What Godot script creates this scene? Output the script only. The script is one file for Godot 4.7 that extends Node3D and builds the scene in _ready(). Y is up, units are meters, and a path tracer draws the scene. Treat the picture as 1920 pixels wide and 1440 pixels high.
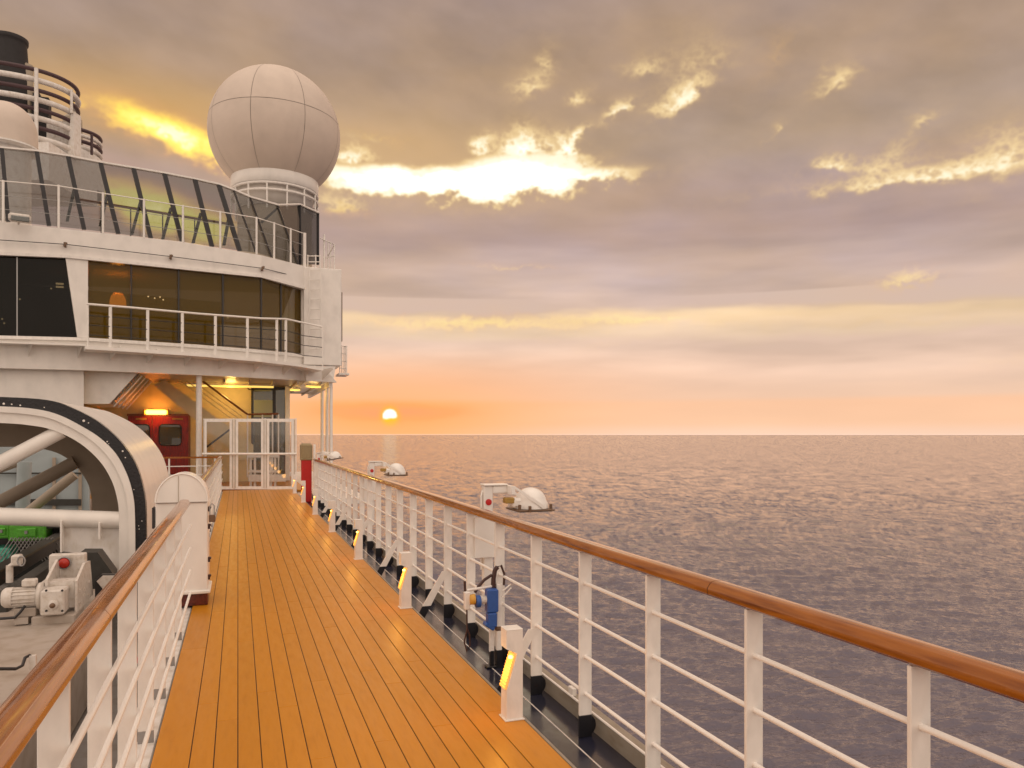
extends Node3D

# The ship's walkway runs along -z, x is to starboard, y is up, the plank deck is y = 0.
const FOCAL := 1440.0
const VANISH := 446.0
const HORIZON := 815.0
const EYE := 1.65
const SEA := -26.35
var TURN := atan2(514.0, 1440.0)
var COS := cos(TURN)
var SIN := sin(TURN)
var M := {}
var taken := {}


func _ready() -> void:
	# ---- camera
	var cam := Camera3D.new()
	cam.name = "camera"
	add_child(cam)
	cam.near = 0.1
	cam.far = 120000.0
	cam.projection = Camera3D.PROJECTION_FRUSTUM
	cam.size = 0.1
	cam.frustum_offset = Vector2(0, 0.1 * 95.0 / FOCAL)
	cam.position = Vector3(0, EYE, 0)
	cam.rotation.y = -TURN
	cam.current = true
	# ---- sky, exposure
	var env := Environment.new()
	env.background_mode = Environment.BG_SKY
	env.tonemap_mode = Environment.TONE_MAPPER_LINEAR
	env.tonemap_exposure = 1.1
	env.sdfgi_enabled = true
	env.ssao_enabled = true
	env.ssil_enabled = true
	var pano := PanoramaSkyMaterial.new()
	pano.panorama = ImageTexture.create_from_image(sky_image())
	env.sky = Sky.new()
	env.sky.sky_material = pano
	var we := WorldEnvironment.new()
	we.name = "world_environment"
	we.environment = env
	add_child(we)
	# ---- the sun, low behind cloud over the sea
	var sun := DirectionalLight3D.new()
	sun.name = "sun"
	sun.light_color = Color(1.0, 0.72, 0.45)
	sun.light_energy = 0.15
	sun.light_angular_distance = 110.0
	sun.shadow_enabled = true
	add_child(sun)
	var to_sun := (pix(731, 776, 100.0) - Vector3(0, EYE, 0)).normalized()
	sun.look_at_from_position(Vector3.ZERO, -to_sun, Vector3.UP)
	make_materials()
	# ---- the setting
	build_sea()
	build_decks()
	# ---- the ship
	build_superstructure()
	build_under_wing()
	build_roof_arch()
	build_funnels()
	# ---- things along the walkway
	build_rails()
	build_walkway_things()
	build_machinery()


# ------------------------------------------------------------------ places
# A pixel of the photograph (1920 x 1440) gives a direction; the distance comes from what the thing stands on.
func pix(px: float, py: float, depth: float) -> Vector3:
	var xc := (px - 960.0) / FOCAL * depth
	return Vector3(xc * COS + depth * SIN, EYE - (py - HORIZON) * depth / FOCAL, -(-xc * SIN + depth * COS))


func depth_on(px: float, along: float) -> float:   # depth of the cross plane at that distance along the deck
	return along * COS / (1.0 - SIN * (px - VANISH) * COS / FOCAL)


func on(px: float, py: float, along: float) -> Vector3:
	return pix(px, py, depth_on(px, along))


func front(px: float) -> float:   # depth of the bridge front, which bends at px 490
	var u := (px - 960.0) / FOCAL
	if px <= 490.0:
		var t := (-9.22 - 22.5 * u) / (0.545 * u - 0.839)
		return 22.5 + 0.545 * t
	if px <= 565.0:
		var t := (-7.67 - 23.5 * u) / (0.915 * u - 0.4035)
		return 23.5 + 0.915 * t
	return 25.2


func fp(px: float, py: float, back := 0.0) -> Vector3:
	return pix(px, py, front(px) + back)


# ------------------------------------------------------------------ shapes
class Shape:
	var v := PackedVector3Array()
	var n := PackedVector3Array()

	func tri(a: Vector3, b: Vector3, c: Vector3) -> void:
		var k := (c - a).cross(b - a)
		if k.length_squared() < 1e-16:
			return
		k = k.normalized()
		v.append(a); v.append(b); v.append(c)
		n.append(k); n.append(k); n.append(k)

	func quad(a: Vector3, b: Vector3, c: Vector3, d: Vector3) -> void:
		tri(a, b, c)
		tri(a, c, d)

	func soft(a: Vector3, b: Vector3, c: Vector3, na: Vector3, nb: Vector3, nc: Vector3) -> void:
		if (c - a).cross(b - a).dot(na + nb + nc) < 0.0:
			v.append(a); v.append(c); v.append(b)
			n.append(na); n.append(nc); n.append(nb)
		else:
			v.append(a); v.append(b); v.append(c)
			n.append(na); n.append(nb); n.append(nc)

	func soft_quad(a: Vector3, b: Vector3, c: Vector3, d: Vector3, na: Vector3, nb: Vector3, nc: Vector3, nd: Vector3) -> void:
		soft(a, b, c, na, nb, nc)
		soft(a, c, d, na, nc, nd)

	func hexa(p: Array) -> void:   # four front corners round, then the four behind them
		quad(p[0], p[1], p[2], p[3])
		quad(p[7], p[6], p[5], p[4])
		for k in 4:
			var j := (k + 1) % 4
			quad(p[k], p[k + 4], p[j + 4], p[j])

	func slab(a: Vector3, b: Vector3, c: Vector3, d: Vector3, push: Vector3) -> void:
		hexa([a, b, c, d, a + push, b + push, c + push, d + push])

	func box(at: Vector3, size: Vector3, turn := Basis()) -> void:
		var h := size * 0.5
		var p := []
		for z in [h.z, -h.z]:
			for q in [[-1, 1], [1, 1], [1, -1], [-1, -1]]:
				p.append(at + turn * Vector3(q[0] * h.x, q[1] * h.y, z))
		hexa(p)

	func bevelled(at: Vector3, size: Vector3, bev: float, turn := Basis()) -> void:
		var h := size * 0.5
		var i := h - Vector3(bev, bev, bev)
		var q := func(x: float, y: float, z: float) -> Vector3: return at + turn * Vector3(x, y, z)
		for s in [-1.0, 1.0]:
			quad_out(at, q.call(s * h.x, -i.y, -i.z), q.call(s * h.x, i.y, -i.z), q.call(s * h.x, i.y, i.z), q.call(s * h.x, -i.y, i.z))
			quad_out(at, q.call(-i.x, s * h.y, -i.z), q.call(i.x, s * h.y, -i.z), q.call(i.x, s * h.y, i.z), q.call(-i.x, s * h.y, i.z))
			quad_out(at, q.call(-i.x, -i.y, s * h.z), q.call(i.x, -i.y, s * h.z), q.call(i.x, i.y, s * h.z), q.call(-i.x, i.y, s * h.z))
			for t in [-1.0, 1.0]:
				quad_out(at, q.call(s * h.x, t * i.y, -i.z), q.call(s * h.x, t * i.y, i.z), q.call(s * i.x, t * h.y, i.z), q.call(s * i.x, t * h.y, -i.z))
				quad_out(at, q.call(s * h.x, -i.y, t * i.z), q.call(s * h.x, i.y, t * i.z), q.call(s * i.x, i.y, t * h.z), q.call(s * i.x, -i.y, t * h.z))
				quad_out(at, q.call(-i.x, s * h.y, t * i.z), q.call(i.x, s * h.y, t * i.z), q.call(i.x, s * i.y, t * h.z), q.call(-i.x, s * i.y, t * h.z))
				for r in [-1.0, 1.0]:
					var a: Vector3 = q.call(s * h.x, t * i.y, r * i.z)
					var b: Vector3 = q.call(s * i.x, t * h.y, r * i.z)
					var c: Vector3 = q.call(s * i.x, t * i.y, r * h.z)
					if (c - a).cross(b - a).dot(a - at) < 0:
						tri(a, c, b)
					else:
						tri(a, b, c)

	func quad_out(from: Vector3, a: Vector3, b: Vector3, c: Vector3, d: Vector3) -> void:
		if (c - a).cross(b - a).dot((a + c) * 0.5 - from) < 0.0:
			quad(a, d, c, b)
		else:
			quad(a, b, c, d)

	func tube(pts: Array, r: float, sides := 8, r_end := -1.0, closed := false) -> void:
		var rings := []
		var count := pts.size()
		var up := Vector3.UP
		for k in count:
			var d: Vector3
			if closed:
				d = pts[(k + 1) % count] - pts[(k + count - 1) % count]
			else:
				d = pts[mini(k + 1, count - 1)] - pts[maxi(k - 1, 0)]
			d = d.normalized()
			if k == 0 and absf(d.dot(up)) > 0.9:
				up = Vector3.RIGHT
			var x := d.cross(up).normalized()
			if x.length_squared() < 0.5:
				x = d.cross(Vector3.RIGHT).normalized()
			var y := x.cross(d).normalized()
			up = y
			var rr := r if r_end < 0.0 else lerpf(r, r_end, float(k) / (count - 1))
			var ring := []
			for s in sides:
				var a := TAU * s / sides
				var o := x * cos(a) + y * sin(a)
				ring.append([pts[k] + o * rr, o])
			rings.append(ring)
		for k in (count if closed else count - 1):
			var A: Array = rings[k]
			var B: Array = rings[(k + 1) % count]
			for s in sides:
				var t := (s + 1) % sides
				soft_quad(A[s][0], A[t][0], B[t][0], B[s][0], A[s][1], A[t][1], B[t][1], B[s][1])
		if not closed:
			for e in [[rings[0], pts[0], pts[1]], [rings[count - 1], pts[count - 1], pts[count - 2]]]:
				var out: Vector3 = (e[1] - e[2]).normalized()
				for s in sides:
					soft(e[1], e[0][s][0], e[0][(s + 1) % sides][0], out, out, out)

	func lathe(profile: Array, at: Vector3, sides := 24, turn := Basis(), from := 0.0, span := TAU) -> void:
		var np := profile.size()
		var nn := []
		for k in np:
			var d: Vector2 = profile[mini(k + 1, np - 1)] - profile[maxi(k - 1, 0)]
			nn.append(Vector2(d.y, -d.x).normalized())
		for s in sides:
			var a := from + span * s / sides
			var b := from + span * (s + 1) / sides
			for k in np - 1:
				var p: Vector2 = profile[k]
				var q: Vector2 = profile[k + 1]
				var f := func(w: Vector2, g: float) -> Vector3: return turn * Vector3(w.x * cos(g), w.y, w.x * sin(g))
				soft_quad(at + f.call(p, a), at + f.call(p, b), at + f.call(q, b), at + f.call(q, a), f.call(nn[k], a), f.call(nn[k], b), f.call(nn[k + 1], b), f.call(nn[k + 1], a))

	func extrude(poly: Array, push: Vector3) -> void:   # a flat outline of any shape, pushed
		var o: Vector3 = poly[0]
		var nrm := Vector3.ZERO
		for k in poly.size():
			nrm += (poly[k] - o).cross(poly[(k + 1) % poly.size()] - o)
		nrm = nrm.normalized()
		var x: Vector3 = (poly[1] - o).normalized()
		var y := nrm.cross(x)
		var flat := PackedVector2Array()
		for p in poly:
			flat.append(Vector2((p - o).dot(x), (p - o).dot(y)))
		var t := Geometry2D.triangulate_polygon(flat)
		for k in range(0, t.size(), 3):
			tri(poly[t[k]], poly[t[k + 1]], poly[t[k + 2]])
			tri(poly[t[k]] + push, poly[t[k + 2]] + push, poly[t[k + 1]] + push)
		for k in poly.size():
			var j := (k + 1) % poly.size()
			quad(poly[k], poly[j], poly[j] + push, poly[k] + push)

	func sweep(section: Array, a: Vector3, b: Vector3) -> void:   # a section in x and y carried from a to b, ends closed
		var c := section.size()
		var nn := []
		for k in c:
			var d: Vector2 = section[(k + 1) % c] - section[(k + c - 1) % c]
			nn.append(Vector3(d.y, -d.x, 0).normalized())
		for k in c:
			var j := (k + 1) % c
			var p := Vector3(section[k].x, section[k].y, 0)
			var q := Vector3(section[j].x, section[j].y, 0)
			var s: float = 1.0 if nn[k].dot(p) >= 0.0 else -1.0
			soft_quad(a + p, a + q, b + q, b + p, nn[k] * s, nn[j] * s, nn[j] * s, nn[k] * s)
		for e in [a, b]:
			var poly := PackedVector2Array(section)
			var t := Geometry2D.triangulate_polygon(poly)
			for k in range(0, t.size(), 3):
				tri(e + Vector3(poly[t[k]].x, poly[t[k]].y, 0), e + Vector3(poly[t[k + 1]].x, poly[t[k + 1]].y, 0), e + Vector3(poly[t[k + 2]].x, poly[t[k + 2]].y, 0))

	func band(top: Array, low: Array, push: Vector3) -> void:   # a wall strip between two lines of points
		for k in top.size() - 1:
			quad(top[k], top[k + 1], low[k + 1], low[k])
			quad(top[k + 1] + push, top[k] + push, low[k] + push, low[k + 1] + push)
			quad(top[k] + push, top[k + 1] + push, top[k + 1], top[k])
			quad(low[k], low[k + 1], low[k + 1] + push, low[k] + push)
		quad(top[0] + push, top[0], low[0], low[0] + push)
		var e := top.size() - 1
		quad(top[e], top[e] + push, low[e] + push, low[e])

	func mesh() -> ArrayMesh:
		var a := []
		a.resize(Mesh.ARRAY_MAX)
		a[Mesh.ARRAY_VERTEX] = v
		a[Mesh.ARRAY_NORMAL] = n
		var m := ArrayMesh.new()
		m.add_surface_from_arrays(Mesh.PRIMITIVE_TRIANGLES, a)
		return m


func numbered(called: String) -> String:
	if not taken.has(called):
		taken[called] = 0
		return called
	taken[called] += 1
	return "%s_%03d" % [called, taken[called]]


func thing(called: String, label: String, category: String, at := Vector3.ZERO, group := "") -> Node3D:
	var o := Node3D.new()
	o.name = numbered(called)
	add_child(o)
	o.position = at
	tag(o, label, category, group)
	return o


func tag(o: Node, label: String, category: String, group := "") -> void:
	o.set_meta("label", label)
	o.set_meta("category", category)
	if group:
		o.set_meta("group", group)


func part(called: String, shape: Variant, mat: Material, parent: Node3D = null, label := "") -> MeshInstance3D:
	var o := MeshInstance3D.new()
	o.mesh = shape.mesh() if shape is Shape else shape
	o.material_override = mat
	o.name = called if parent else numbered(called)
	if parent:
		parent.add_child(o, true)
		# shapes are made in the ship's own coordinates; a thing's node stands at its base
		if shape is Shape:
			var up: Node3D = parent
			var off := Vector3.ZERO
			while up != self:
				off += up.position
				up = up.get_parent()
			o.position = -off
	else:
		add_child(o)
	if label:
		o.set_meta("label", label)
	return o


func setting(called: String, shape: Variant, mat: Material) -> MeshInstance3D:
	var o := part(called, shape, mat)
	o.set_meta("kind", "structure")
	return o


func setting_node(called: String) -> Node3D:
	var o := Node3D.new()
	o.name = numbered(called)
	o.set_meta("kind", "structure")
	add_child(o)
	return o


func V(x: float, y: float, along: float) -> Vector3:
	return Vector3(x, y, -along)


func ship_copy(o: Node3D, at: Vector3, label := "") -> Node3D:
	var c: Node3D = o.duplicate()
	c.name = numbered(String(o.name).rstrip("0123456789").trim_suffix("_"))
	add_child(c)
	c.position = at
	if label:
		c.set_meta("label", label)
	return c


# ------------------------------------------------------------------ materials
func noise_texture(seed_: int, freq: float, ramp: Array, size := 512, octaves := 4, kind := FastNoiseLite.TYPE_SIMPLEX_SMOOTH) -> NoiseTexture2D:
	var t := NoiseTexture2D.new()
	t.width = size
	t.height = size
	t.seamless = true
	var f := FastNoiseLite.new()
	f.seed = seed_
	f.frequency = freq
	f.noise_type = kind
	f.fractal_octaves = octaves
	t.noise = f
	var g := Gradient.new()
	var off := PackedFloat32Array()
	var col := PackedColorArray()
	for k in ramp.size():
		off.append(float(k) / (ramp.size() - 1))
		col.append(ramp[k])
	g.offsets = off
	g.colors = col
	t.color_ramp = g
	return t


func lin(r: float, g: float, b: float) -> Color:
	return Color(r, g, b).linear_to_srgb()


func mat(color: Color, rough := 0.5, metal := 0.0) -> StandardMaterial3D:
	var m := StandardMaterial3D.new()
	m.albedo_color = color
	m.roughness = rough
	m.metallic = metal
	return m


func worn(color: Color, rough: float, tex: Texture2D, scale: Vector3, bump: Texture2D = null, bump_cm := 0.0) -> StandardMaterial3D:
	var m := mat(color, rough)
	m.albedo_texture = tex
	m.uv1_triplanar = true
	m.uv1_world_triplanar = true
	m.uv1_scale = scale
	if bump:
		m.heightmap_enabled = true
		m.heightmap_texture = bump
		m.heightmap_scale = bump_cm
	return m


func grey(x: float) -> Color:
	return Color(x, x, x)


func glass(color: Color, alpha: float, spec := 0.5) -> StandardMaterial3D:
	var m := mat(Color(color, alpha), 0.03)
	m.transparency = BaseMaterial3D.TRANSPARENCY_ALPHA
	m.metallic_specular = spec
	return m


func glowing(color: Color, energy: float) -> StandardMaterial3D:
	var m := mat(color, 0.4)
	m.emission_enabled = true
	m.emission = color
	m.emission_energy_multiplier = energy
	return m


func make_materials() -> void:
	var soft := noise_texture(3, 0.006, [grey(0.93), grey(0.97), grey(1.0), grey(0.98)], 512, 5)
	var dirty := noise_texture(4, 0.012, [Color(0.86, 0.83, 0.80), Color(0.95, 0.94, 0.92), grey(1.0), grey(0.98)], 512, 5)
	var fine := noise_texture(5, 0.03, [grey(0.0), grey(1.0)], 256, 4)
	M.white = worn(lin(0.85, 0.805, 0.75), 0.33, soft, Vector3(0.6, 0.35, 0.6), fine, 0.02)
	M.white_worn = worn(lin(0.81, 0.77, 0.73), 0.38, dirty, Vector3(0.9, 0.5, 0.9), fine, 0.03)
	M.white_gloss = worn(lin(0.86, 0.815, 0.76), 0.25, soft, Vector3(2.2, 1.2, 2.2))
	M.rod = mat(lin(0.86, 0.815, 0.76), 0.3)
	M.radome = worn(lin(0.68, 0.57, 0.48), 0.55, soft, Vector3(0.3, 0.3, 0.3))
	M.seam = mat(lin(0.36, 0.30, 0.26), 0.7)
	M.black = mat(lin(0.012, 0.012, 0.016), 0.35)
	M.black_rubber = worn(lin(0.012, 0.011, 0.014), 0.45, noise_texture(6, 0.05, [grey(0.4), grey(0.8), grey(1.0), Color(2.2, 1.8, 1.9)], 256, 3), Vector3(3, 3, 3), fine, 0.3)
	M.dark_frame = mat(lin(0.02, 0.018, 0.02), 0.35)
	var grain := noise_texture(7, 0.012, [Color(0.55, 0.42, 0.32), Color(0.84, 0.77, 0.68), Color(1, 0.98, 0.95), Color(0.88, 0.80, 0.72)], 512, 5)
	var varnish := worn(lin(0.35, 0.124, 0.018), 0.22, grain, Vector3(5.0, 5.0, 0.35), noise_texture(8, 0.02, [grey(0), grey(1)], 512, 4), 0.12)
	varnish.clearcoat_enabled = true
	varnish.metallic_specular = 0.4
	varnish.clearcoat = 0.6
	varnish.clearcoat_roughness = 0.06
	M.rail_wood = varnish
	M.joint = mat(lin(0.03, 0.015, 0.01), 0.6)
	M.old_wood = worn(lin(0.30, 0.11, 0.035), 0.35, grain, Vector3(3, 3, 3))
	M.plank = []
	var tone := [1.0, 0.965, 1.02, 0.985]
	for k in 4:
		var p := worn(lin(0.57 * tone[k], 0.226 * tone[k], 0.009 * tone[k]), 0.40, noise_texture(20 + k, 0.012, [Color(0.95, 0.94, 0.92), Color(0.985, 0.98, 0.975), grey(1.0), Color(0.975, 0.97, 0.96)], 512, 5), Vector3(3.0, 3.0, 0.5), noise_texture(30 + k, 0.02, [grey(0), grey(1)], 256, 4), 0.05)
		p.roughness_texture = noise_texture(41, 0.01, [grey(0.75), grey(1.0)], 512, 4)
		p.metallic_specular = 0.38
		M.plank.append(p)
	M.caulk = mat(lin(0.022, 0.012, 0.008), 0.7)
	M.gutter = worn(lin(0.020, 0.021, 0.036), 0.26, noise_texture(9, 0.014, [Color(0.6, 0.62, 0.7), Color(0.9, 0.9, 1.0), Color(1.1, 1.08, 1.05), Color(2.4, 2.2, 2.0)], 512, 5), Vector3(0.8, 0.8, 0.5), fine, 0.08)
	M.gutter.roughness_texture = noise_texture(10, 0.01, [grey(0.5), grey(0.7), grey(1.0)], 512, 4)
	M.bar = worn(lin(0.30, 0.26, 0.21), 0.45, dirty, Vector3(2, 2, 0.7))
	M.cream = worn(lin(0.70, 0.57, 0.32), 0.5, soft, Vector3(0.5, 0.5, 0.5))
	M.ceiling = worn(lin(0.52, 0.44, 0.34), 0.5, soft, Vector3(0.5, 0.5, 0.5))
	M.red_door = worn(lin(0.36, 0.022, 0.008), 0.35, grain, Vector3(4, 0.4, 4))
	M.red = worn(lin(0.50, 0.012, 0.012), 0.45, soft, Vector3(2, 2, 2))
	M.red_lens = mat(lin(0.42, 0.02, 0.008), 0.2)
	M.canvas = worn(lin(0.32, 0.25, 0.14), 0.9, dirty, Vector3(3, 3, 3), fine, 0.4)
	M.blue = worn(lin(0.03, 0.10, 0.36), 0.4, soft, Vector3(5, 5, 5))
	M.yellow = mat(lin(0.62, 0.33, 0.05), 0.45)
	M.ochre = mat(lin(0.40, 0.24, 0.05), 0.5)
	M.steel = mat(lin(0.34, 0.33, 0.32), 0.35, 0.6)
	M.brown_metal = worn(lin(0.16, 0.09, 0.05), 0.5, dirty, Vector3(5, 5, 5))
	M.cable = mat(lin(0.05, 0.018, 0.014), 0.45)
	M.machine = worn(lin(0.66, 0.61, 0.56), 0.4, dirty, Vector3(2.5, 2.5, 2.5), fine, 0.04)
	M.hatch = worn(lin(0.42, 0.36, 0.31), 0.45, dirty, Vector3(0.7, 0.7, 0.7), fine, 0.06)
	M.dark_steel = worn(lin(0.035, 0.034, 0.03), 0.5, dirty, Vector3(1.5, 1.5, 1.5))
	M.lower = worn(lin(0.30, 0.28, 0.27), 0.5, dirty, Vector3(0.8, 0.8, 0.8))
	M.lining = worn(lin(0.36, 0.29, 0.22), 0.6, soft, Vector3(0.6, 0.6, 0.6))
	M.blue_wall = worn(lin(0.36, 0.41, 0.42), 0.4, soft, Vector3(0.5, 0.5, 0.5))
	M.green = worn(lin(0.12, 0.50, 0.04), 0.5, dirty, Vector3(3, 3, 3))
	M.teal = worn(lin(0.12, 0.55, 0.42), 0.5, dirty, Vector3(3, 3, 3))
	M.bridge_glass = glass(lin(0.105, 0.063, 0.004), 0.70, 0.3)
	M.black_glass = glass(lin(0.006, 0.006, 0.004), 0.85, 0.3)
	M.smoke_glass = glass(lin(0.03, 0.03, 0.022), 0.40, 0.5)
	M.dark_smoke = glass(lin(0.02, 0.02, 0.018), 0.62, 0.6)
	M.clear_glass = glass(lin(0.08, 0.07, 0.05), 0.14, 0.5)
	M.door_glass = glass(lin(0.10, 0.11, 0.10), 0.8, 0.7)
	M.soot = worn(lin(0.022, 0.019, 0.02), 0.7, dirty, Vector3(0.5, 0.5, 0.5))
	M.dark_ring = mat(lin(0.07, 0.035, 0.04), 0.5)
	M.stack = worn(lin(0.42, 0.35, 0.26), 0.5, soft, Vector3(0.5, 0.5, 0.5))
	M.door_lamp = glowing(Color(1.0, 0.72, 0.33), 4.0)
	M.step_lens = glowing(Color(1.0, 0.76, 0.40), 0.34)
	M.step_bulb = glowing(Color(1.0, 0.85, 0.45), 3.5)
	M.tube_light = glowing(Color(1.0, 0.86, 0.45), 0.85)
	M.cabin_lamp = glowing(Color(1.0, 0.55, 0.12), 2.2)
	M.cabin_spot = glowing(Color(1.0, 0.85, 0.6), 6.0)
	M.room = mat(lin(0.36, 0.24, 0.09), 0.8)
	var w := mat(lin(0.140, 0.126, 0.156), 0.12)
	w.metallic_specular = 0.26
	w.normal_enabled = true
	var ripple := NoiseTexture2D.new()
	ripple.width = 1024
	ripple.height = 1024
	ripple.seamless = true
	ripple.as_normal_map = true
	ripple.bump_strength = 12.0
	var f := FastNoiseLite.new()
	f.seed = 77
	f.frequency = 0.02
	f.fractal_octaves = 5
	ripple.noise = f
	w.normal_texture = ripple
	w.normal_scale = 1.0
	w.uv1_triplanar = true
	w.uv1_world_triplanar = true
	w.uv1_scale = Vector3(0.022, 0.022, 0.062)
	M.sea = w


# ------------------------------------------------------------------ the sky: air and clouds only
var sky_streak := FastNoiseLite.new()
var sky_billow := FastNoiseLite.new()
var sky_curl := FastNoiseLite.new()
var sky_rows := []
var sky_gaps := []


func sky_at(px: float, py: float) -> Vector2:   # direction of a photograph pixel, degrees scaled so that 25.13 units are one degree
	var a := atan((px - 960.0) / FOCAL)
	var e := atan((HORIZON - py) / FOCAL * cos(a))
	return Vector2(960.0 + rad_to_deg(a) * 25.13, HORIZON - rad_to_deg(e) * 25.13)


func gap(px: float, py: float, rx: float, ry: float, tilt: float, power: float, gold: float, rough := 0.9, feather := 1.0) -> void:
	var q := sky_at(px, py)
	var t := deg_to_rad(tilt)
	sky_gaps.append([q.x, q.y, rx, ry, cos(t), sin(t), power, gold, maxf(rx, ry) * 2.6, rough, feather])


func srgb(r: float, g: float, b: float) -> Vector3:
	var c := Color(r / 255.0, g / 255.0, b / 255.0).srgb_to_linear()
	return Vector3(c.r, c.g, c.b)


func prepare_sky() -> void:
	for f in [[sky_streak, 11, 0.004, 5], [sky_billow, 12, 0.007, 5], [sky_curl, 13, 0.012, 5]]:
		f[0].seed = f[1]
		f[0].frequency = f[2]
		f[0].fractal_octaves = f[3]
		f[0].noise_type = FastNoiseLite.TYPE_SIMPLEX_SMOOTH
	# colours of the cloud deck by height (photograph rows)
	sky_rows = [[-400.0, srgb(172, 150, 140)], [-60.0, srgb(163, 140, 132)], [0.0, srgb(163, 140, 131)], [100.0, srgb(170, 146, 129)], [200.0, srgb(172, 147, 126)], [300.0, srgb(172, 150, 132)], [400.0, srgb(178, 154, 143)], [450.0, srgb(182, 157, 147)], [500.0, srgb(192, 167, 153)], [545.0, srgb(198, 173, 158)], [580.0, srgb(208, 181, 163)], [600.0, srgb(233, 203, 165)], [625.0, srgb(232, 203, 172)], [650.0, srgb(222, 192, 170)], [700.0, srgb(232, 200, 176)], [745.0, srgb(236, 199, 170)], [758.0, srgb(245, 196, 158)], [790.0, srgb(246, 198, 160)], [815.0, srgb(246, 207, 178)], [900.0, srgb(246, 207, 178)]]
	# openings in the cloud deck: place, half-sizes, tilt, strength, how golden
	gap(800, 343, 225, 23, 0, 2.3, 0.15, 0.5, 0.1)
	gap(960, 332, 130, 34, -4, 2.3, 0.1, 0.6, 0.1)
	gap(1095, 331, 105, 13, -3, 1.4, 0.1, 0.7, 0.3)
	gap(903, 279, 26, 15, -20, 1.5, 0.3)
	gap(985, 283, 44, 22, -10, 1.7, 0.2)
	gap(1060, 284, 26, 17, -20, 1.6, 0.2)
	gap(1085, 256, 28, 7, -38, 1.3, 0.3)
	gap(655, 296, 44, 13, 0, 1.3, 0.5)
	gap(700, 265, 90, 14, 4, 0.45, 0.9)
	gap(640, 385, 50, 24, 8, 0.7, 0.9)
	gap(330, 258, 120, 26, 14, 1.6, 1.05, 0.5, 0.4)
	gap(275, 236, 62, 16, 4, 1.0, 1.2, 0.7, 0.6)
	gap(420, 300, 60, 18, 25, 0.8, 1.1)
	gap(1000, 163, 38, 16, -22, 0.8, 0.7)
	gap(1015, 125, 16, 20, 20, 0.6, 0.7)
	gap(1090, 188, 26, 11, 0, 0.8, 0.5)
	gap(1165, 208, 34, 9, -24, 1.2, 0.4)
	gap(1285, 182, 60, 13, -24, 1.3, 0.35)
	gap(1295, 125, 70, 30, -34, 0.5, 0.7)
	gap(1210, 135, 40, 16, -6, 0.7, 0.6)
	gap(1350, 118, 34, 14, -20, 0.55, 0.6)
	gap(1455, 100, 40, 20, -40, 0.32, 0.9)
	gap(1573, 153, 34, 12, -28, 0.95, 0.45)
	gap(1545, 136, 12, 10, 0, 0.4, 0.6)
	gap(1455, 246, 16, 7, -35, 0.7, 0.6)
	gap(1725, 232, 22, 9, -40, 0.65, 0.6)
	gap(1700, 262, 60, 12, -42, 0.3, 0.7)
	gap(1565, 318, 30, 14, 18, 1.0, 0.45)
	gap(1650, 318, 110, 15, 4, 0.62, 0.5)
	gap(1750, 330, 210, 11, 0, 1.05, 0.3)
	gap(1690, 288, 50, 16, -20, 0.5, 0.6)
	gap(1820, 305, 60, 13, -12, 0.5, 0.6)
	gap(1900, 298, 50, 34, -35, 0.85, 0.6)
	gap(1705, 528, 58, 17, -5, 0.75, 0.35, 0.5)
	gap(960, 502, 120, 5, 1, 0.55, 0.2, 0.5)
	gap(1240, 516, 120, 7, -2, 0.28, 0.2, 0.5)
	gap(860, 608, 330, 15, 0, 0.72, 0.86, 0.3, 0.25)
	gap(1230, 599, 330, 16, 2, 0.7, 0.84, 0.3, 0.25)
	gap(300, 400, 150, 38, 12, 1.3, 1.15, 0.5, 0.2)
	gap(1700, 602, 260, 9, 0, 0.42, 0.4, 0.3, 0.25)
	gap(1140, 645, 100, 12, -4, 0.35, 0.8, 0.5)
	gap(1010, 640, 50, 5, 0, 0.35, 0.8, 0.5)
	gap(1900, 678, 60, 9, 0, 0.45, 0.6, 0.5)
	gap(700, 378, 300, 8, 0, 0.25, 0.5, 0.6)
	gap(880, 395, 180, 7, 0, 0.28, 0.3, 0.6)


func deck_colour(y: float) -> Vector3:
	if y <= sky_rows[0][0]:
		return sky_rows[0][1]
	for k in sky_rows.size() - 1:
		if y < sky_rows[k + 1][0]:
			return sky_rows[k][1].lerp(sky_rows[k + 1][1], smoothstep(sky_rows[k][0], sky_rows[k + 1][0], y))
	return sky_rows[sky_rows.size() - 1][1]


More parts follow.
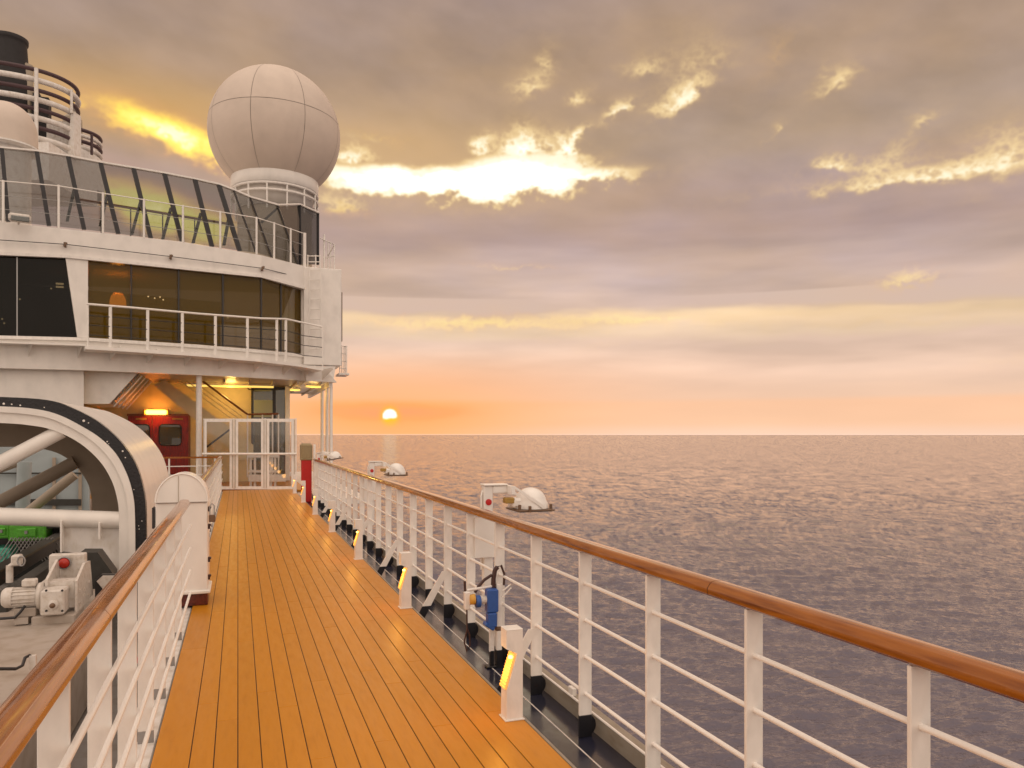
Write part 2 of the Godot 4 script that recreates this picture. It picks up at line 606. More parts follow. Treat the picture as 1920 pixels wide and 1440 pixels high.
func sky_colour(azimuth: float, height: float, sun: Vector2, fine: bool) -> Vector3:   # degrees, azimuth from the camera's bearing
	var x := 960.0 + azimuth * 25.13
	var y := HORIZON - height * 25.13
	var low := smoothstep(330.0, 520.0, y)
	# noise taken on the sphere, so that it has no seam
	var ca := cos(deg_to_rad(azimuth)) * cos(deg_to_rad(height)) * 1440.0
	var sa := sin(deg_to_rad(azimuth)) * cos(deg_to_rad(height)) * 1440.0
	var up := sin(deg_to_rad(height)) * 1440.0
	var streak := sky_streak.get_noise_3d(sa * 0.5, up * 3.6, ca * 0.5)
	var billow := sky_billow.get_noise_3d(sa * 0.8 + up * 0.5, up * 1.5, ca * 0.8)
	var wob := streak * 16.0 * (1.0 - smoothstep(735.0, 750.0, y)) + sky_curl.get_noise_3d(sa * 0.3, up * 0.6, ca * 0.3) * 14.0 * low * (1.0 - smoothstep(700.0, 750.0, y))
	var c := deck_colour(y + wob)
	var shade := 1.0 + lerpf(billow * 0.20, streak * 0.26, low) * (1.0 - smoothstep(690.0, 760.0, y) * 0.8)
	# mauve and tan patches in the cloud
	var tan_ := clampf(sky_billow.get_noise_3d(sa * 0.35 + 900.0, up * 0.9, ca * 0.35) * 1.6, -1.0, 1.0) * (1.0 - smoothstep(520.0, 640.0, y))
	c = Vector3(c.x * (1.0 + 0.06 * tan_), c.y * (1.0 + 0.02 * tan_), c.z * (1.0 - 0.10 * tan_)) * shade * lerpf(0.94, 0.99, smoothstep(250.0, 640.0, y)) * Vector3(1.0, 0.985, 1.0)
	# the air round the sun
	var dx := (x - sun.x) / 300.0
	var near := exp(-dx * dx) * smoothstep(640.0, 765.0, y)
	c = c.lerp(srgb(255, 170, 88), 0.78 * near)
	var dx2 := (x - sun.x) / 620.0
	c = c.lerp(srgb(252, 190, 148), 0.4 * exp(-dx2 * dx2) * smoothstep(640.0, 720.0, y) * (1.0 - smoothstep(745.0, 760.0, y)))
	c = c.lerp(srgb(222, 168, 76), 0.5 * exp(-pow((x - 330.0) / 250.0, 2.0) - pow((y - 285.0) / 62.0, 2.0)))
	c = c.lerp(srgb(226, 182, 120), 0.5 * exp(-pow((x - 760.0) / 300.0, 2.0) - pow((y - 320.0) / 75.0, 2.0)))
	if fine:
		var curl := sky_curl.get_noise_3d(sa * 1.0, up * 1.5, ca * 1.0)
		var curl2 := sky_curl.get_noise_3d(sa * 2.9 + 500.0, up * 4.2, ca * 2.9)
		var curl3 := sky_curl.get_noise_3d(sa * 0.7 + 90.0, up * 2.4, ca * 0.7 + 300.0)
		var curl4 := sky_curl.get_noise_3d(sa * 7.0 + 50.0, up * 10.0, ca * 7.0)
		var wx := x + curl3 * 30.0 + curl2 * 11.0 + curl4 * 4.0
		var wy := y + curl * 15.0 + curl2 * 7.0 + curl4 * 3.0
		var fil := pow(clampf(1.0 - absf(curl2 * 2.0 + curl4 * 0.8 + curl * 0.6), 0.0, 1.0), 1.5)
		var light := 0.0
		var gold := 0.0
		var total := 0.001
		for g in sky_gaps:
			var ddx: float = wx - g[0]
			var ddy: float = wy - g[1]
			if absf(ddx) > g[8] + 20.0 or absf(ddy) > g[8]:
				continue
			var u: float = (ddx * g[4] + ddy * g[5]) / g[2]
			var w: float = (-ddx * g[5] + ddy * g[4]) / g[3]
			# the lower edge of an opening is crisp and bright, the upper one fades into the cloud
			if w < 0.0:
				w *= lerpf(1.0, 0.45, g[10])
			else:
				w *= lerpf(1.0, 1.25, g[10])
			u *= lerpf(1.0, 0.8, g[10])
			var d: float = sqrt(u * u + w * w) + (curl * 0.7 + curl2 * 0.6 + curl4 * 0.25) * g[9]
			var l: float = 1.0 - smoothstep(lerpf(0.1, -0.4, g[10]), lerpf(1.6, 2.3, g[10]), d)
			l = pow(l, lerpf(1.0, 2.1, g[10])) * g[6] * lerpf(1.0, 0.98, g[10])
			l *= 1.0 + (curl2 * 0.7 + curl * 0.5 + curl4 * 0.4) * g[9]
			l *= lerpf(1.0, 0.78 + 0.32 * fil, g[10])
			if l <= 0.0:
				continue
			light = maxf(light, l) + 0.25 * minf(light, l)
			gold += g[7] * l
			total += l
		if light > 0.0:
			gold /= total
			var yellow := clampf((gold - 0.8) * 4.0, 0.0, 1.0)
			var edge := srgb(206, 172, 128).lerp(srgb(222, 166, 52), yellow)
			var mid := srgb(240, 208, 152).lerp(srgb(255, 206, 46), yellow)
			var core := srgb(255, 246, 216).lerp(srgb(255, 240, 120), yellow)
			var lit := edge.lerp(mid, smoothstep(0.2, 0.62, light)).lerp(core, smoothstep(0.55, 1.1, light))
			lit = lit.max(c * Vector3(1.06, 1.03, 0.92))
			c = c.lerp(lit, smoothstep(-0.1, 0.9, light))
			c += Vector3(0.6, 0.58, 0.5) * smoothstep(1.1, 1.8, light)
		# low cloud across the sun, and the sun's disc above it
		var sx := x - sun.x
		var sy := y - sun.y
		var veil := exp(-pow((sx - 4.0 + curl3 * 10.0) / 100.0, 2.0) - pow((sy + 7.0 + curl * 5.0) / 12.0, 2.0))
		c = c.lerp(srgb(226, 124, 42), 0.9 * veil)
		var r := sqrt(sx * sx + sy * sy)
		c = c.lerp(srgb(255, 190, 60), 0.7 * exp(-pow(maxf(r - 12.0, 0.0) / 7.0, 2.0)))
		var disc := 1.0 - smoothstep(11.6, 13.6, r)
		var bank := smoothstep(1.0, 5.0, sy + curl2 * 8.0)
		c = c.lerp((srgb(255, 255, 235) * 1.25).lerp(srgb(255, 196, 40), bank), disc * (1.0 - 0.85 * smoothstep(7.0, 10.0, sy + curl2 * 5.0)))
	# the thinner, brighter overcast away from the sunset
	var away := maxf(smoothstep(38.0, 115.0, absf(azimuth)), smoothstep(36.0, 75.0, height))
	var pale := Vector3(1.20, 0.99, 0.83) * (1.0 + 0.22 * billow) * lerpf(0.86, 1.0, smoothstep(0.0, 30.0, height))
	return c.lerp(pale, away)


func sky_image() -> Image:
	prepare_sky()
	var W := 4096
	var H := 2048
	var sun := sky_at(731, 780)
	var heading := rad_to_deg(TURN)
	var small := Image.create_empty(512, 256, false, Image.FORMAT_RGBF)
	for j in 256:
		var e := maxf(90.0 - (j + 0.5) / 256.0 * 180.0, 0.0)
		for i in 512:
			var az := wrapf((i + 0.5) / 512.0 * 360.0 - heading, -180.0, 180.0)
			if j > 128:
				small.set_pixel(i, j, small.get_pixel(i, 127))
				continue
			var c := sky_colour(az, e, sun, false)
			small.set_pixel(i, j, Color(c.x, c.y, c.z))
	small.resize(W, H, Image.INTERPOLATE_BILINEAR)
	var i0 := floori((heading - 39.0) / 360.0 * W)
	var i1 := floori((heading + 39.0) / 360.0 * W)
	var j0 := int((90.0 - 36.0) / 180.0 * H)
	for j in range(j0, H / 2 + 1):
		var e := maxf(90.0 - (j + 0.5) / H * 180.0, 0.0)
		for i in range(i0, i1):
			var az := (i + 0.5) / W * 360.0 - heading
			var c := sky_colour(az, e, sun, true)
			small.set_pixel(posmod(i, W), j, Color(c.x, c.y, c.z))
	return small


# ------------------------------------------------------------------ sea and decks
func build_sea() -> void:
	var rng := RandomNumberGenerator.new()
	rng.seed = 5
	var wx := PackedFloat32Array()
	var wz := PackedFloat32Array()
	var wa := PackedFloat32Array()
	var wp := PackedFloat32Array()
	var wl := PackedFloat32Array()
	var waves := 44
	for k in waves:
		var f := float(k) / (waves - 1)
		var length := 10.0 * pow(0.075, f) * rng.randf_range(0.88, 1.12)
		var dir := deg_to_rad(285.0) + rng.randfn(0.0, 0.36 + 0.5 * f)
		var kk := TAU / length
		wx.append(cos(dir) * kk)
		wz.append(sin(dir) * kk)
		wa.append((0.028 + 0.040 * smoothstep(0.1, 0.6, f)) / kk)
		wp.append(rng.randf() * TAU)
		wl.append(length)
	var angles := PackedFloat32Array()
	var a := -180.0
	while a < 180.0:
		angles.append(a)
		var off := absf(a)
		a += 0.115 if off < 36.5 else (0.5 if off < 50.0 else 5.0)
	angles.append(180.0)
	var radii := PackedFloat32Array()
	var r := 14.0
	while r < 90000.0:
		radii.append(r)
		r += clampf(r * r / (768.0 * 28.0) * 1.15, 0.35, r * 0.35)
	radii.append(90000.0)
	var nr := radii.size()
	var na := angles.size()
	var v := PackedVector3Array()
	var n := PackedVector3Array()
	v.resize(nr * na)
	n.resize(nr * na)
	for i in na:
		var ang := deg_to_rad(angles[i]) + TURN
		var sx := sin(ang)
		var cz := -cos(ang)
		var inview := absf(angles[i]) < 37.0
		for j in nr:
			var rr := radii[j]
			var x := sx * rr
			var z := cz * rr
			var h := 0.0
			var gx := 0.0
			var gz := 0.0
			if inview and rr < 80000.0:
				var gust := 0.85 + 0.18 * sin(x * 0.013 + 1.3 * sin(z * 0.009)) * sin(z * 0.017 + 0.7)
				var foot := rr * rr / (768.0 * 28.0)
				for k in waves:
					var ph := wx[k] * x + wz[k] * z + wp[k]
					var am := wa[k] * gust * clampf(wl[k] / foot * 2.2, 0.22, 1.0)
					if wl[k] > foot:
						h += am * cos(ph)
					var s := -am * sin(ph)
					gx += s * wx[k]
					gz += s * wz[k]
				if rr > 400.0:
					h *= clampf(1.0 - (rr - 400.0) / 1600.0, 0.0, 1.0)
			v[i * nr + j] = Vector3(x, SEA + h, z)
			n[i * nr + j] = Vector3(-gx, 1.0, -gz).normalized()
	var idx := PackedInt32Array()
	idx.resize((na - 1) * (nr - 1) * 6)
	var t := 0
	for i in na - 1:
		for j in nr - 1:
			var p := i * nr + j
			idx[t] = p; idx[t + 1] = p + 1; idx[t + 2] = p + nr
			idx[t + 3] = p + nr; idx[t + 4] = p + 1; idx[t + 5] = p + nr + 1
			t += 6
	# make the faces look up
	var e := (v[p_of(idx, 2)] - v[p_of(idx, 0)]).cross(v[p_of(idx, 1)] - v[p_of(idx, 0)])
	if e.y < 0.0:
		for k in range(0, idx.size(), 3):
			var q := idx[k + 1]
			idx[k + 1] = idx[k + 2]
			idx[k + 2] = q
	var arr := []
	arr.resize(Mesh.ARRAY_MAX)
	arr[Mesh.ARRAY_VERTEX] = v
	arr[Mesh.ARRAY_NORMAL] = n
	arr[Mesh.ARRAY_INDEX] = idx
	var m := ArrayMesh.new()
	m.add_surface_from_arrays(Mesh.PRIMITIVE_TRIANGLES, arr)
	setting("sea", m, M.sea)


func p_of(idx: PackedInt32Array, k: int) -> int:
	return idx[k]


const DECK_LEFT := -0.412
const DECK_RIGHT := 1.563
const DECK_END := 24.25

func build_decks() -> void:
	# the plank walkway: each board its own piece over a dark caulked bed
	var deck := setting_node("walkway_deck")
	var bed := Shape.new()
	bed.box(V((DECK_LEFT + DECK_RIGHT) / 2, -0.045, (DECK_END - 4.0) / 2), Vector3(DECK_RIGHT - DECK_LEFT, 0.08, DECK_END + 4.0))
	part("caulked_bed", bed, M.caulk, deck)
	var edges := [DECK_LEFT]
	for k in 15:
		edges.append((k - 2) * 0.1151)
	edges.append(DECK_RIGHT)
	var rng := RandomNumberGenerator.new()
	rng.seed = 8
	var shared := {}
	var length := 2.6
	for k in edges.size() - 1:
		var x0: float = edges[k]
		var x1: float = edges[k + 1]
		var start: float = -4.0 - fposmod(k * 0.83 + (0.5 if k % 3 == 1 else 0.0), length)
		while start < DECK_END:
			var a := maxf(start, -2.0)
			var b := minf(start + length, DECK_END)
			start += length
			if b - a < 0.1:
				continue
			var gap_ := 0.0050
			var key := "%.3f %.3f" % [x1 - x0, b - a]
			if not shared.has(key):
				var s := Shape.new()
				s.bevelled(Vector3.ZERO, Vector3(x1 - x0 - gap_, 0.02, b - a - 0.003), 0.0018)
				shared[key] = s.mesh()
			var o := part("plank", shared[key], M.plank[rng.randi() % 4], deck)
			o.position = V((x0 + x1) / 2, -0.01 + rng.randf_range(-0.0006, 0.0), (a + b) / 2)
	# the painted waterway outboard of the planks
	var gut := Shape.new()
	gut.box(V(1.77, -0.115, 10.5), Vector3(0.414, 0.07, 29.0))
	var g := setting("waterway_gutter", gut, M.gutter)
	var edge := Shape.new()
	edge.box(V(1.572, -0.04, 10.0), Vector3(0.016, 0.08, 28.4))
	part("plank_edge_bar", edge, M.bar, g)
	var weld := Shape.new()
	weld.tube([V(1.775, -0.0805, -3.5), V(1.775, -0.0805, 22.0)], 0.0045, 6)
	part("weld_bead", weld, M.white_worn, g)
	var bar := Shape.new()
	bar.box(V(1.958, -0.035, 10.5), Vector3(0.014, 0.1, 29.0))
	bar.box(V(1.985, 0.02, 10.5), Vector3(0.04, 0.012, 29.0))
	part("coaming_bar", bar, M.bar, g)
	var lip := Shape.new()
	lip.tube([V(1.955, 0.022, -3.9), V(1.955, 0.022, 24.9)], 0.008, 6)
	part("coaming_lip", lip, M.rod, g)
	for k in 14:
		var clip := Shape.new()
		clip.bevelled(V(1.972, 0.045, 1.35 + k * 1.526), Vector3(0.03, 0.05, 0.07), 0.004)
		part("coaming_clip", clip, M.white_worn, g)
	# the hull below, the lower machinery deck to port and the deck under the wing
	var hull := Shape.new()
	hull.box(V(-7.0, -14.2, 20.0), Vector3(17.9, 25.6, 90.0))
	setting("ship_hull", hull, M.white)
	var low := Shape.new()
	low.box(V(-8.22, -0.97, 11.0), Vector3(15.6, 0.4, 30.0))
	setting("machinery_deck", low, M.lower)
	var side := Shape.new()
	side.bevelled(V(2.74, -0.22, 30.0), Vector3(1.5, 0.2, 16.0), 0.02)
	setting("wing_deck", side, M.white_worn)
	var inner := Shape.new()
	inner.box(V(-4.0, -0.09, 35.0), Vector3(12.0, 0.12, 21.4))
	setting("sheltered_deck", inner, M.plank[1])
	# the curb under the port handrail
	var curb := Shape.new()
	curb.bevelled(V(-0.50, -0.38, 10.0), Vector3(0.165, 0.72, 28.0), 0.008)
	setting("walkway_curb", curb, M.white_worn)


# ------------------------------------------------------------------ the bridge superstructure
func line_y(pts: Array, px: float) -> float:
	for k in pts.size() - 1:
		if px <= pts[k + 1][0]:
			return lerpf(pts[k][1], pts[k + 1][1], (px - pts[k][0]) / (pts[k + 1][0] - pts[k][0]))
	return pts[pts.size() - 1][1]


func front_line(pts: Array, xs: Array, back := 0.0) -> Array:
	var out := []
	for x in xs:
		out.append(fp(x, line_y(pts, x), back))
	return out


func into_ship() -> Vector3:
	var f := Vector3(SIN, 0, -COS)
	var r := Vector3(COS, 0, SIN)
	return f * cos(deg_to_rad(33.0)) - r * sin(deg_to_rad(33.0))


const FASCIA_LOW := [[-160, 686], [0, 690], [157, 694], [370, 703], [490, 709], [565, 713], [632, 717]]
const FASCIA_TOP := [[-160, 639], [0, 644], [157, 650], [370, 668], [490, 680], [565, 689], [632, 697]]
const SILL := [[-160, 625], [0, 629], [165, 633], [370, 646], [490, 656], [570, 664]]
const HEAD := [[-160, 465], [0, 478], [123, 483], [165, 487], [490, 520], [575, 543]]
const PARAPET := [[-160, 398], [0, 416], [340, 453], [480, 476], [572, 500]]
const SCREEN_TOP := [[-160, 250], [0, 277], [66, 283], [130, 293], [190, 305], [251, 315], [309, 325], [366, 336], [411, 346], [440, 357], [470, 370], [522, 385]]

func build_superstructure() -> void:
	var back := into_ship()
	var ship := thing("bridge_superstructure", "white steel bridge front with wide tinted windows and overhanging wing", "ship bridge", fp(200, 700))
	var s := Shape.new()
	s.band(front_line(FASCIA_TOP, [-160, 0, 157, 370, 490, 565, 612], 0.12), front_line(FASCIA_LOW, [-160, 0, 157, 370, 490, 565, 632], 0.12), back * 0.25)
	part("fascia", s, M.white, ship)
	s = Shape.new()
	s.band(front_line(SILL, [-160, 0, 165, 370, 490, 570]), front_line(FASCIA_TOP, [-160, 0, 165, 370, 490, 570], 0.03), back * 0.3)
	part("sill_wall", s, M.white, ship)
	s = Shape.new()
	s.band(front_line(PARAPET, [-160, 0, 123, 165, 340, 490, 575]), front_line(HEAD, [-160, 0, 123, 165, 340, 490, 575]), back * 0.35)
	part("parapet", s, M.white, ship)
	# a raised flange along the window heads
	s = Shape.new()
	s.band(front_line([[-160, 459], [0, 472], [123, 477.5], [165, 482], [490, 515], [575, 538]], [-160, 0, 123, 165, 490, 575], -0.05), front_line(HEAD, [-160, 0, 123, 165, 490, 575], -0.05), back * 0.05)
	part("window_head_trim", s, M.white_gloss, ship)
	s = Shape.new()
	s.band(front_line(SILL, [-160, 0, 165, 370, 490, 570], -0.05), front_line([[-160, 631], [0, 635], [165, 639], [370, 652], [490, 662], [570, 670]], [-160, 0, 165, 370, 490, 570], -0.05), back * 0.05)
	part("window_sill_trim", s, M.white_gloss, ship)
	s = Shape.new()
	s.slab(fp(123, 483), fp(165, 487), fp(165, 633), fp(145, 632), back * 0.3)
	part("pillar", s, M.white, ship)
	s = Shape.new()
	s.slab(fp(565, 540), fp(576, 543), fp(576, 664), fp(565, 664), back * 0.3)
	part("pillar", s, M.white, ship)
	# window panes, each with its frame bar
	var cuts := [[-160, -160], [-70, -70], [32, 32], [123, 145]]
	for k in 3:
		var a: Array = cuts[k]
		var b: Array = cuts[k + 1]
		s = Shape.new()
		s.slab(fp(a[0] + 1, line_y(HEAD, a[0]), 0.1), fp(b[0] - 1, line_y(HEAD, b[0]), 0.1), fp(b[1] - 1, line_y(SILL, b[1]), 0.1), fp(a[1] + 1, line_y(SILL, a[1]), 0.1), back * 0.012)
		var pane := part("window_pane", s, M.black_glass, ship)
		if k < 2:
			s = Shape.new()
			s.slab(fp(b[0] - 1.2, line_y(HEAD, b[0]), 0.05), fp(b[0] + 1.2, line_y(HEAD, b[0]), 0.05), fp(b[1] + 1.2, line_y(SILL, b[1]), 0.05), fp(b[1] - 1.2, line_y(SILL, b[1]), 0.05), back * 0.08)
			part("frame_bar", s, M.steel, pane)
	var panes := [165, 246, 335, 418, 490, 527, 565]
	for k in 6:
		s = Shape.new()
		s.slab(fp(panes[k] + 1, line_y(HEAD, panes[k]), 0.1), fp(panes[k + 1] - 1, line_y(HEAD, panes[k + 1]), 0.1), fp(panes[k + 1] - 1, line_y(SILL, panes[k + 1]), 0.1), fp(panes[k] + 1, line_y(SILL, panes[k]), 0.1), back * 0.012)
		var pane := part("window_pane", s, M.bridge_glass, ship)
		if k < 5:
			var x: float = panes[k + 1]
			s = Shape.new()
			s.slab(fp(x - 1.3, line_y(HEAD, x), 0.06), fp(x + 1.3, line_y(HEAD, x), 0.06), fp(x + 1.3, line_y(SILL, x), 0.06), fp(x - 1.3, line_y(SILL, x), 0.06), back * 0.07)
			part("frame_bar", s, M.dark_frame, pane)
	# the room behind the windows
	s = Shape.new()
	var f0 := fp(-160, 560)
	var f1 := fp(490, 560)
	var f2 := V(1.5, 4, 27.2)
	for y in [[4.05, 4.15], [6.45, 6.55]]:
		s.hexa([Vector3(f0.x, y[1], f0.z) + back * 0.32, Vector3(f1.x, y[1], f1.z) + back * 0.32, Vector3(f2.x, y[1], f2.z), Vector3(f0.x, y[1], f0.z) + back * 6.0, Vector3(f0.x, y[0], f0.z) + back * 0.32, Vector3(f1.x, y[0], f1.z) + back * 0.32, Vector3(f2.x, y[0], f2.z), Vector3(f0.x, y[0], f0.z) + back * 6.0])
	s.slab(Vector3(f0.x, 6.5, f0.z) + back * 5.5, Vector3(f1.x, 6.5, f1.z) + back * 5.5, Vector3(f1.x, 4.1, f1.z) + back * 5.5, Vector3(f0.x, 4.1, f0.z) + back * 5.5, back * 0.1)
	part("bridge_room", s, M.room, ship)
	# the roof deck behind the parapet
	s = Shape.new()
	s.extrude([Vector3(f0.x, 7.0, f0.z) + back * 0.4, fp(490, 560) * Vector3(1, 0, 1) + Vector3(0, 7.0, 0) + back * 0.4, V(1.9, 7.0, 26.3), V(1.9, 7.0, 40.0), V(-16, 7.0, 40.0)], Vector3(0, 0.06, 0))
	part("roof_deck", s, M.white_worn, ship)
	# the wing end box
	s = Shape.new()
	s.bevelled(V(2.63, 5.535, 28.0), Vector3(1.22, 3.2, 4.2), 0.02)
	part("wing_box", s, M.white, ship)
	s = Shape.new()
	s.hexa([V(2.1, 3.92, 25.95), V(3.05, 3.92, 25.95), V(2.98, 3.4, 25.95), V(2.1, 3.4, 25.95), V(2.1, 3.92, 33), V(3.05, 3.92, 33), V(2.98, 3.4, 33), V(2.1, 3.4, 33)])
	part("wing_keel", s, M.white, ship)
	s = Shape.new()
	s.bevelled(V(3.27, 5.6, 26.2), Vector3(0.06, 1.65, 0.1), 0.01)
	part("side_duct", s, M.brown_metal, ship)
	# brackets under the catwalk
	for px in [52, 145, 205, 275, 345, 410, 475, 530, 570, 604]:
		var y := line_y(FASCIA_TOP, px)
		s = Shape.new()
		var a := fp(px, y - 1, 0.12)
		var far := fp(px + (20.0 if px > 150 else 8.0), y + (2.0 if px > 150 else 0.0), -0.62 if px > 150 else -0.25)
		far.y = a.y
		s.extrude([a, far, far + Vector3(0, -0.05, 0), a + Vector3(0, -0.34, 0)], Vector3(0.014, 0, 0))
		part("bracket", s, M.white, ship)
	# ladder let into the wing box
	s = Shape.new()
	for k in 9:
		var a := pix(581, 512 + k * 18.0, 25.0)
		var b := pix(600, 512 + k * 18.0, 25.0)
		s.tube([a, b], 0.014, 6)
	var lad := thing("wing_ladder", "white rung ladder fixed to the end of the bridge wing", "ladder", pix(590, 660, 25.0))
	for k in 9:
		s = Shape.new()
		s.tube([pix(581, 506 + k * 18.5, 25.02), pix(600, 506 + k * 18.5, 25.02)], 0.016, 6)
		part("rung", s, M.white, lad)
	for px in [580, 601]:
		s = Shape.new()
		s.slab(pix(px - 0.8, 500, 25.0), pix(px + 0.8, 500, 25.0), pix(px + 0.8, 660, 25.0), pix(px - 0.8, 660, 25.0), V(0, 0, 0.06))
		part("stile", s, M.white, lad)
	# wire and its cleats along the parapet
	var wire := thing("parapet_wire", "thin dark safety wire strung along the white parapet on cleats", "wire", fp(300, 480, -0.1))
	s = Shape.new()
	s.tube([fp(-100, 440, -0.12), fp(0, 450, -0.12), fp(122, 458, -0.12), fp(320, 481, -0.12), fp(492, 503, -0.12), fp(562, 520, -0.12)], 0.011, 5)
	part("cable", s, M.dark_frame, wire)
	for q in [[122, 458], [320, 481], [492, 503], [561, 519]]:
		s = Shape.new()
		s.box(fp(q[0], q[1] + 1, -0.06), Vector3(0.05, 0.12, 0.12))
		s.tube([fp(q[0] - 2, q[1] + 4, -0.14), fp(q[0] + 3, q[1] - 3, -0.14)], 0.03, 6)
		part("cleat", s, M.brown_metal, wire)
	build_catwalk(back)
	build_windscreen(back)
	build_radomes()
	# small deck light on the parapet
	var dl := thing("deck_floodlight", "small oblong floodlight on the parapet below the slanted glass screen", "floodlight", fp(37, 418, -0.15))
	s = Shape.new()
	s.bevelled(fp(37, 409, -0.3), Vector3(0.5, 0.2, 0.24), 0.05, Basis(Vector3.UP, 0.2))
	part("housing", s, M.machine, dl)
	s = Shape.new()
	s.bevelled(fp(38, 410, -0.45), Vector3(0.40, 0.13, 0.04), 0.015, Basis(Vector3.UP, 0.2))
	part("lens", s, M.door_glass, dl)
	s = Shape.new()
	s.tube([fp(35, 420, -0.1), fp(35, 410, -0.28)], 0.03, 6)
	part("bracket", s, M.machine, dl)
	# warm lamps inside the bridge room
	var lamp := thing("cabin_lamp", "round orange lamp shade glowing behind the olive tinted window", "lamp", fp(221, 600, 1.6))
	s = Shape.new()
	s.lathe([Vector2(0.02, 0.22), Vector2(0.12, 0.21), Vector2(0.19, 0.1), Vector2(0.22, 0), Vector2(0.23, -0.16), Vector2(0.0, -0.17)], fp(221, 563, 1.6), 16)
	part("lamp_shade", s, M.cabin_lamp, lamp)
	s = Shape.new()
	s.tube([fp(221, 566, 1.6), fp(221, 634, 1.6)], 0.03, 6)
	part("stem", s, M.brown_metal, lamp)
	var glow := OmniLight3D.new()
	glow.name = "cabin_lamp_light"
	lamp.add_child(glow)
	glow.position = fp(221, 563, 1.6) - lamp.position + Vector3(0, 0.35, 0)
	glow.light_color = Color(1.0, 0.62, 0.22)
	glow.light_energy = 0.7
	glow.light_size = 0.15
	glow.omni_range = 20.0
	glow.omni_attenuation = 2.0
	glow.shadow_enabled = true
	var spots := [[278, 556], [290, 559], [300, 557], [306, 562], [112, 532], [112, 538], [304, 519], [427, 595], [37, 561], [4, 598], [8, 606], [96, 541]]
	for q in spots:
		s = Shape.new()
		var sz := Vector3(0.2, 0.05, 0.03) if q[0] == 112 else Vector3(0.035, 0.035, 0.035)
		s.box(fp(q[0], q[1], 2.2), sz)
		var o := part("cabin_light", s, M.cabin_spot)
		tag(o, ("short pale strip light inside the black window beside the slanted pillar" if q[0] == 112 else "tiny warm light inside the black window beside the slanted pillar") if q[0] < 150 else ("tiny warm light in a row behind the second olive tinted pane" if q[0] < 310 and q[1] > 530 else ("single tiny light high behind the olive tinted pane" if q[1] < 530 else "single tiny light low behind the railing and the olive tinted pane")), "ceiling light", "lights inside the bridge room")


func build_catwalk(back: Vector3) -> void:
	var cat := thing("catwalk", "narrow white catwalk with railing below the bridge windows", "catwalk", fp(370, 668, -0.3))
	var xs := [160, 250, 370, 490, 560, 606]
	var top := [[160, 648], [250, 654], [370, 662], [490, 673], [560, 682], [606, 690]]
	var s := Shape.new()
	for k in xs.size() - 1:
		var a := fp(xs[k], line_y(top, xs[k]), -0.65)
		var b := fp(xs[k + 1], line_y(top, xs[k + 1]), -0.65)
		var pa := back * 0.8
		s.slab(a, b, b + Vector3(0, -0.09, 0), a + Vector3(0, -0.09, 0), pa)
	part("walkway", s, M.white, cat)
	var left := Shape.new()
	left.band(front_line([[-160, 634], [0, 640], [160, 645]], [-160, 0, 160], -0.3), front_line([[-160, 637], [0, 643], [160, 648.5]], [-160, 0, 160], -0.3), back * 0.35)
	part("ledge", left, M.white, cat)
	# railing: top bar, posts, wires
	var rail := [[163, 570], [250, 577], [370, 588], [490, 597], [536, 598], [605, 613]]
	var low := top
	var line := []
	for px in [163, 250, 370, 490, 536, 570, 605]:
		line.append(fp(px, line_y(rail, px), -0.6))
	s = Shape.new()
	s.tube(line, 0.03, 8)
	part("top_rail", s, M.white_gloss, cat)
	for px in [165, 207, 277, 342, 404, 464, 519, 536, 605]:
		s = Shape.new()
		var a := fp(px, line_y(rail, px), -0.6)
		var b := fp(px, line_y(low, px), -0.6)
		s.box((a + b) / 2, Vector3(0.075 if px > 165 and px < 600 else 0.035, a.y - b.y, 0.03), Basis(Vector3.UP, -0.23))
		part("post", s, M.white_gloss, cat)
	for f in [0.27, 0.5, 0.74]:
		var w := []
		for px in [165, 207, 277, 342, 404, 464, 519, 536, 570, 605]:
			w.append(fp(px, lerpf(line_y(rail, px), line_y(low, px), f) + (3.0 if px == 570 else 0.0), -0.6))
		s = Shape.new()
		s.tube(w, 0.012, 5)
		part("wire", s, M.dark_frame, cat)
	# small outboard landing with a cage at the wing tip
	var cage := thing("wing_tip_cage", "small white caged landing on the outer side of the bridge wing", "railing", pix(642, 705, 25.8))
	s = Shape.new()
	s.box(pix(642, 703, 26.2), Vector3(0.34, 0.06, 1.0))
	part("landing", s, M.white, cage)
	for q in [[650, 25.7], [647.5, 26.1], [645, 26.5], [641, 26.7], [637, 25.7]]:
		s = Shape.new()
		s.tube([pix(q[0], 702, q[1]), pix(q[0], 648 + (650 - q[0]) * 0.3, q[1])], 0.018, 6)
		part("bar", s, M.white_gloss, cage)
	for y in [648, 662, 676, 690]:
		s = Shape.new()
		s.tube([pix(637, y, 25.7), pix(650, y + 2, 25.7), pix(641, y + 1, 26.7)], 0.013, 6)
		part("rail", s, M.white_gloss, cage)


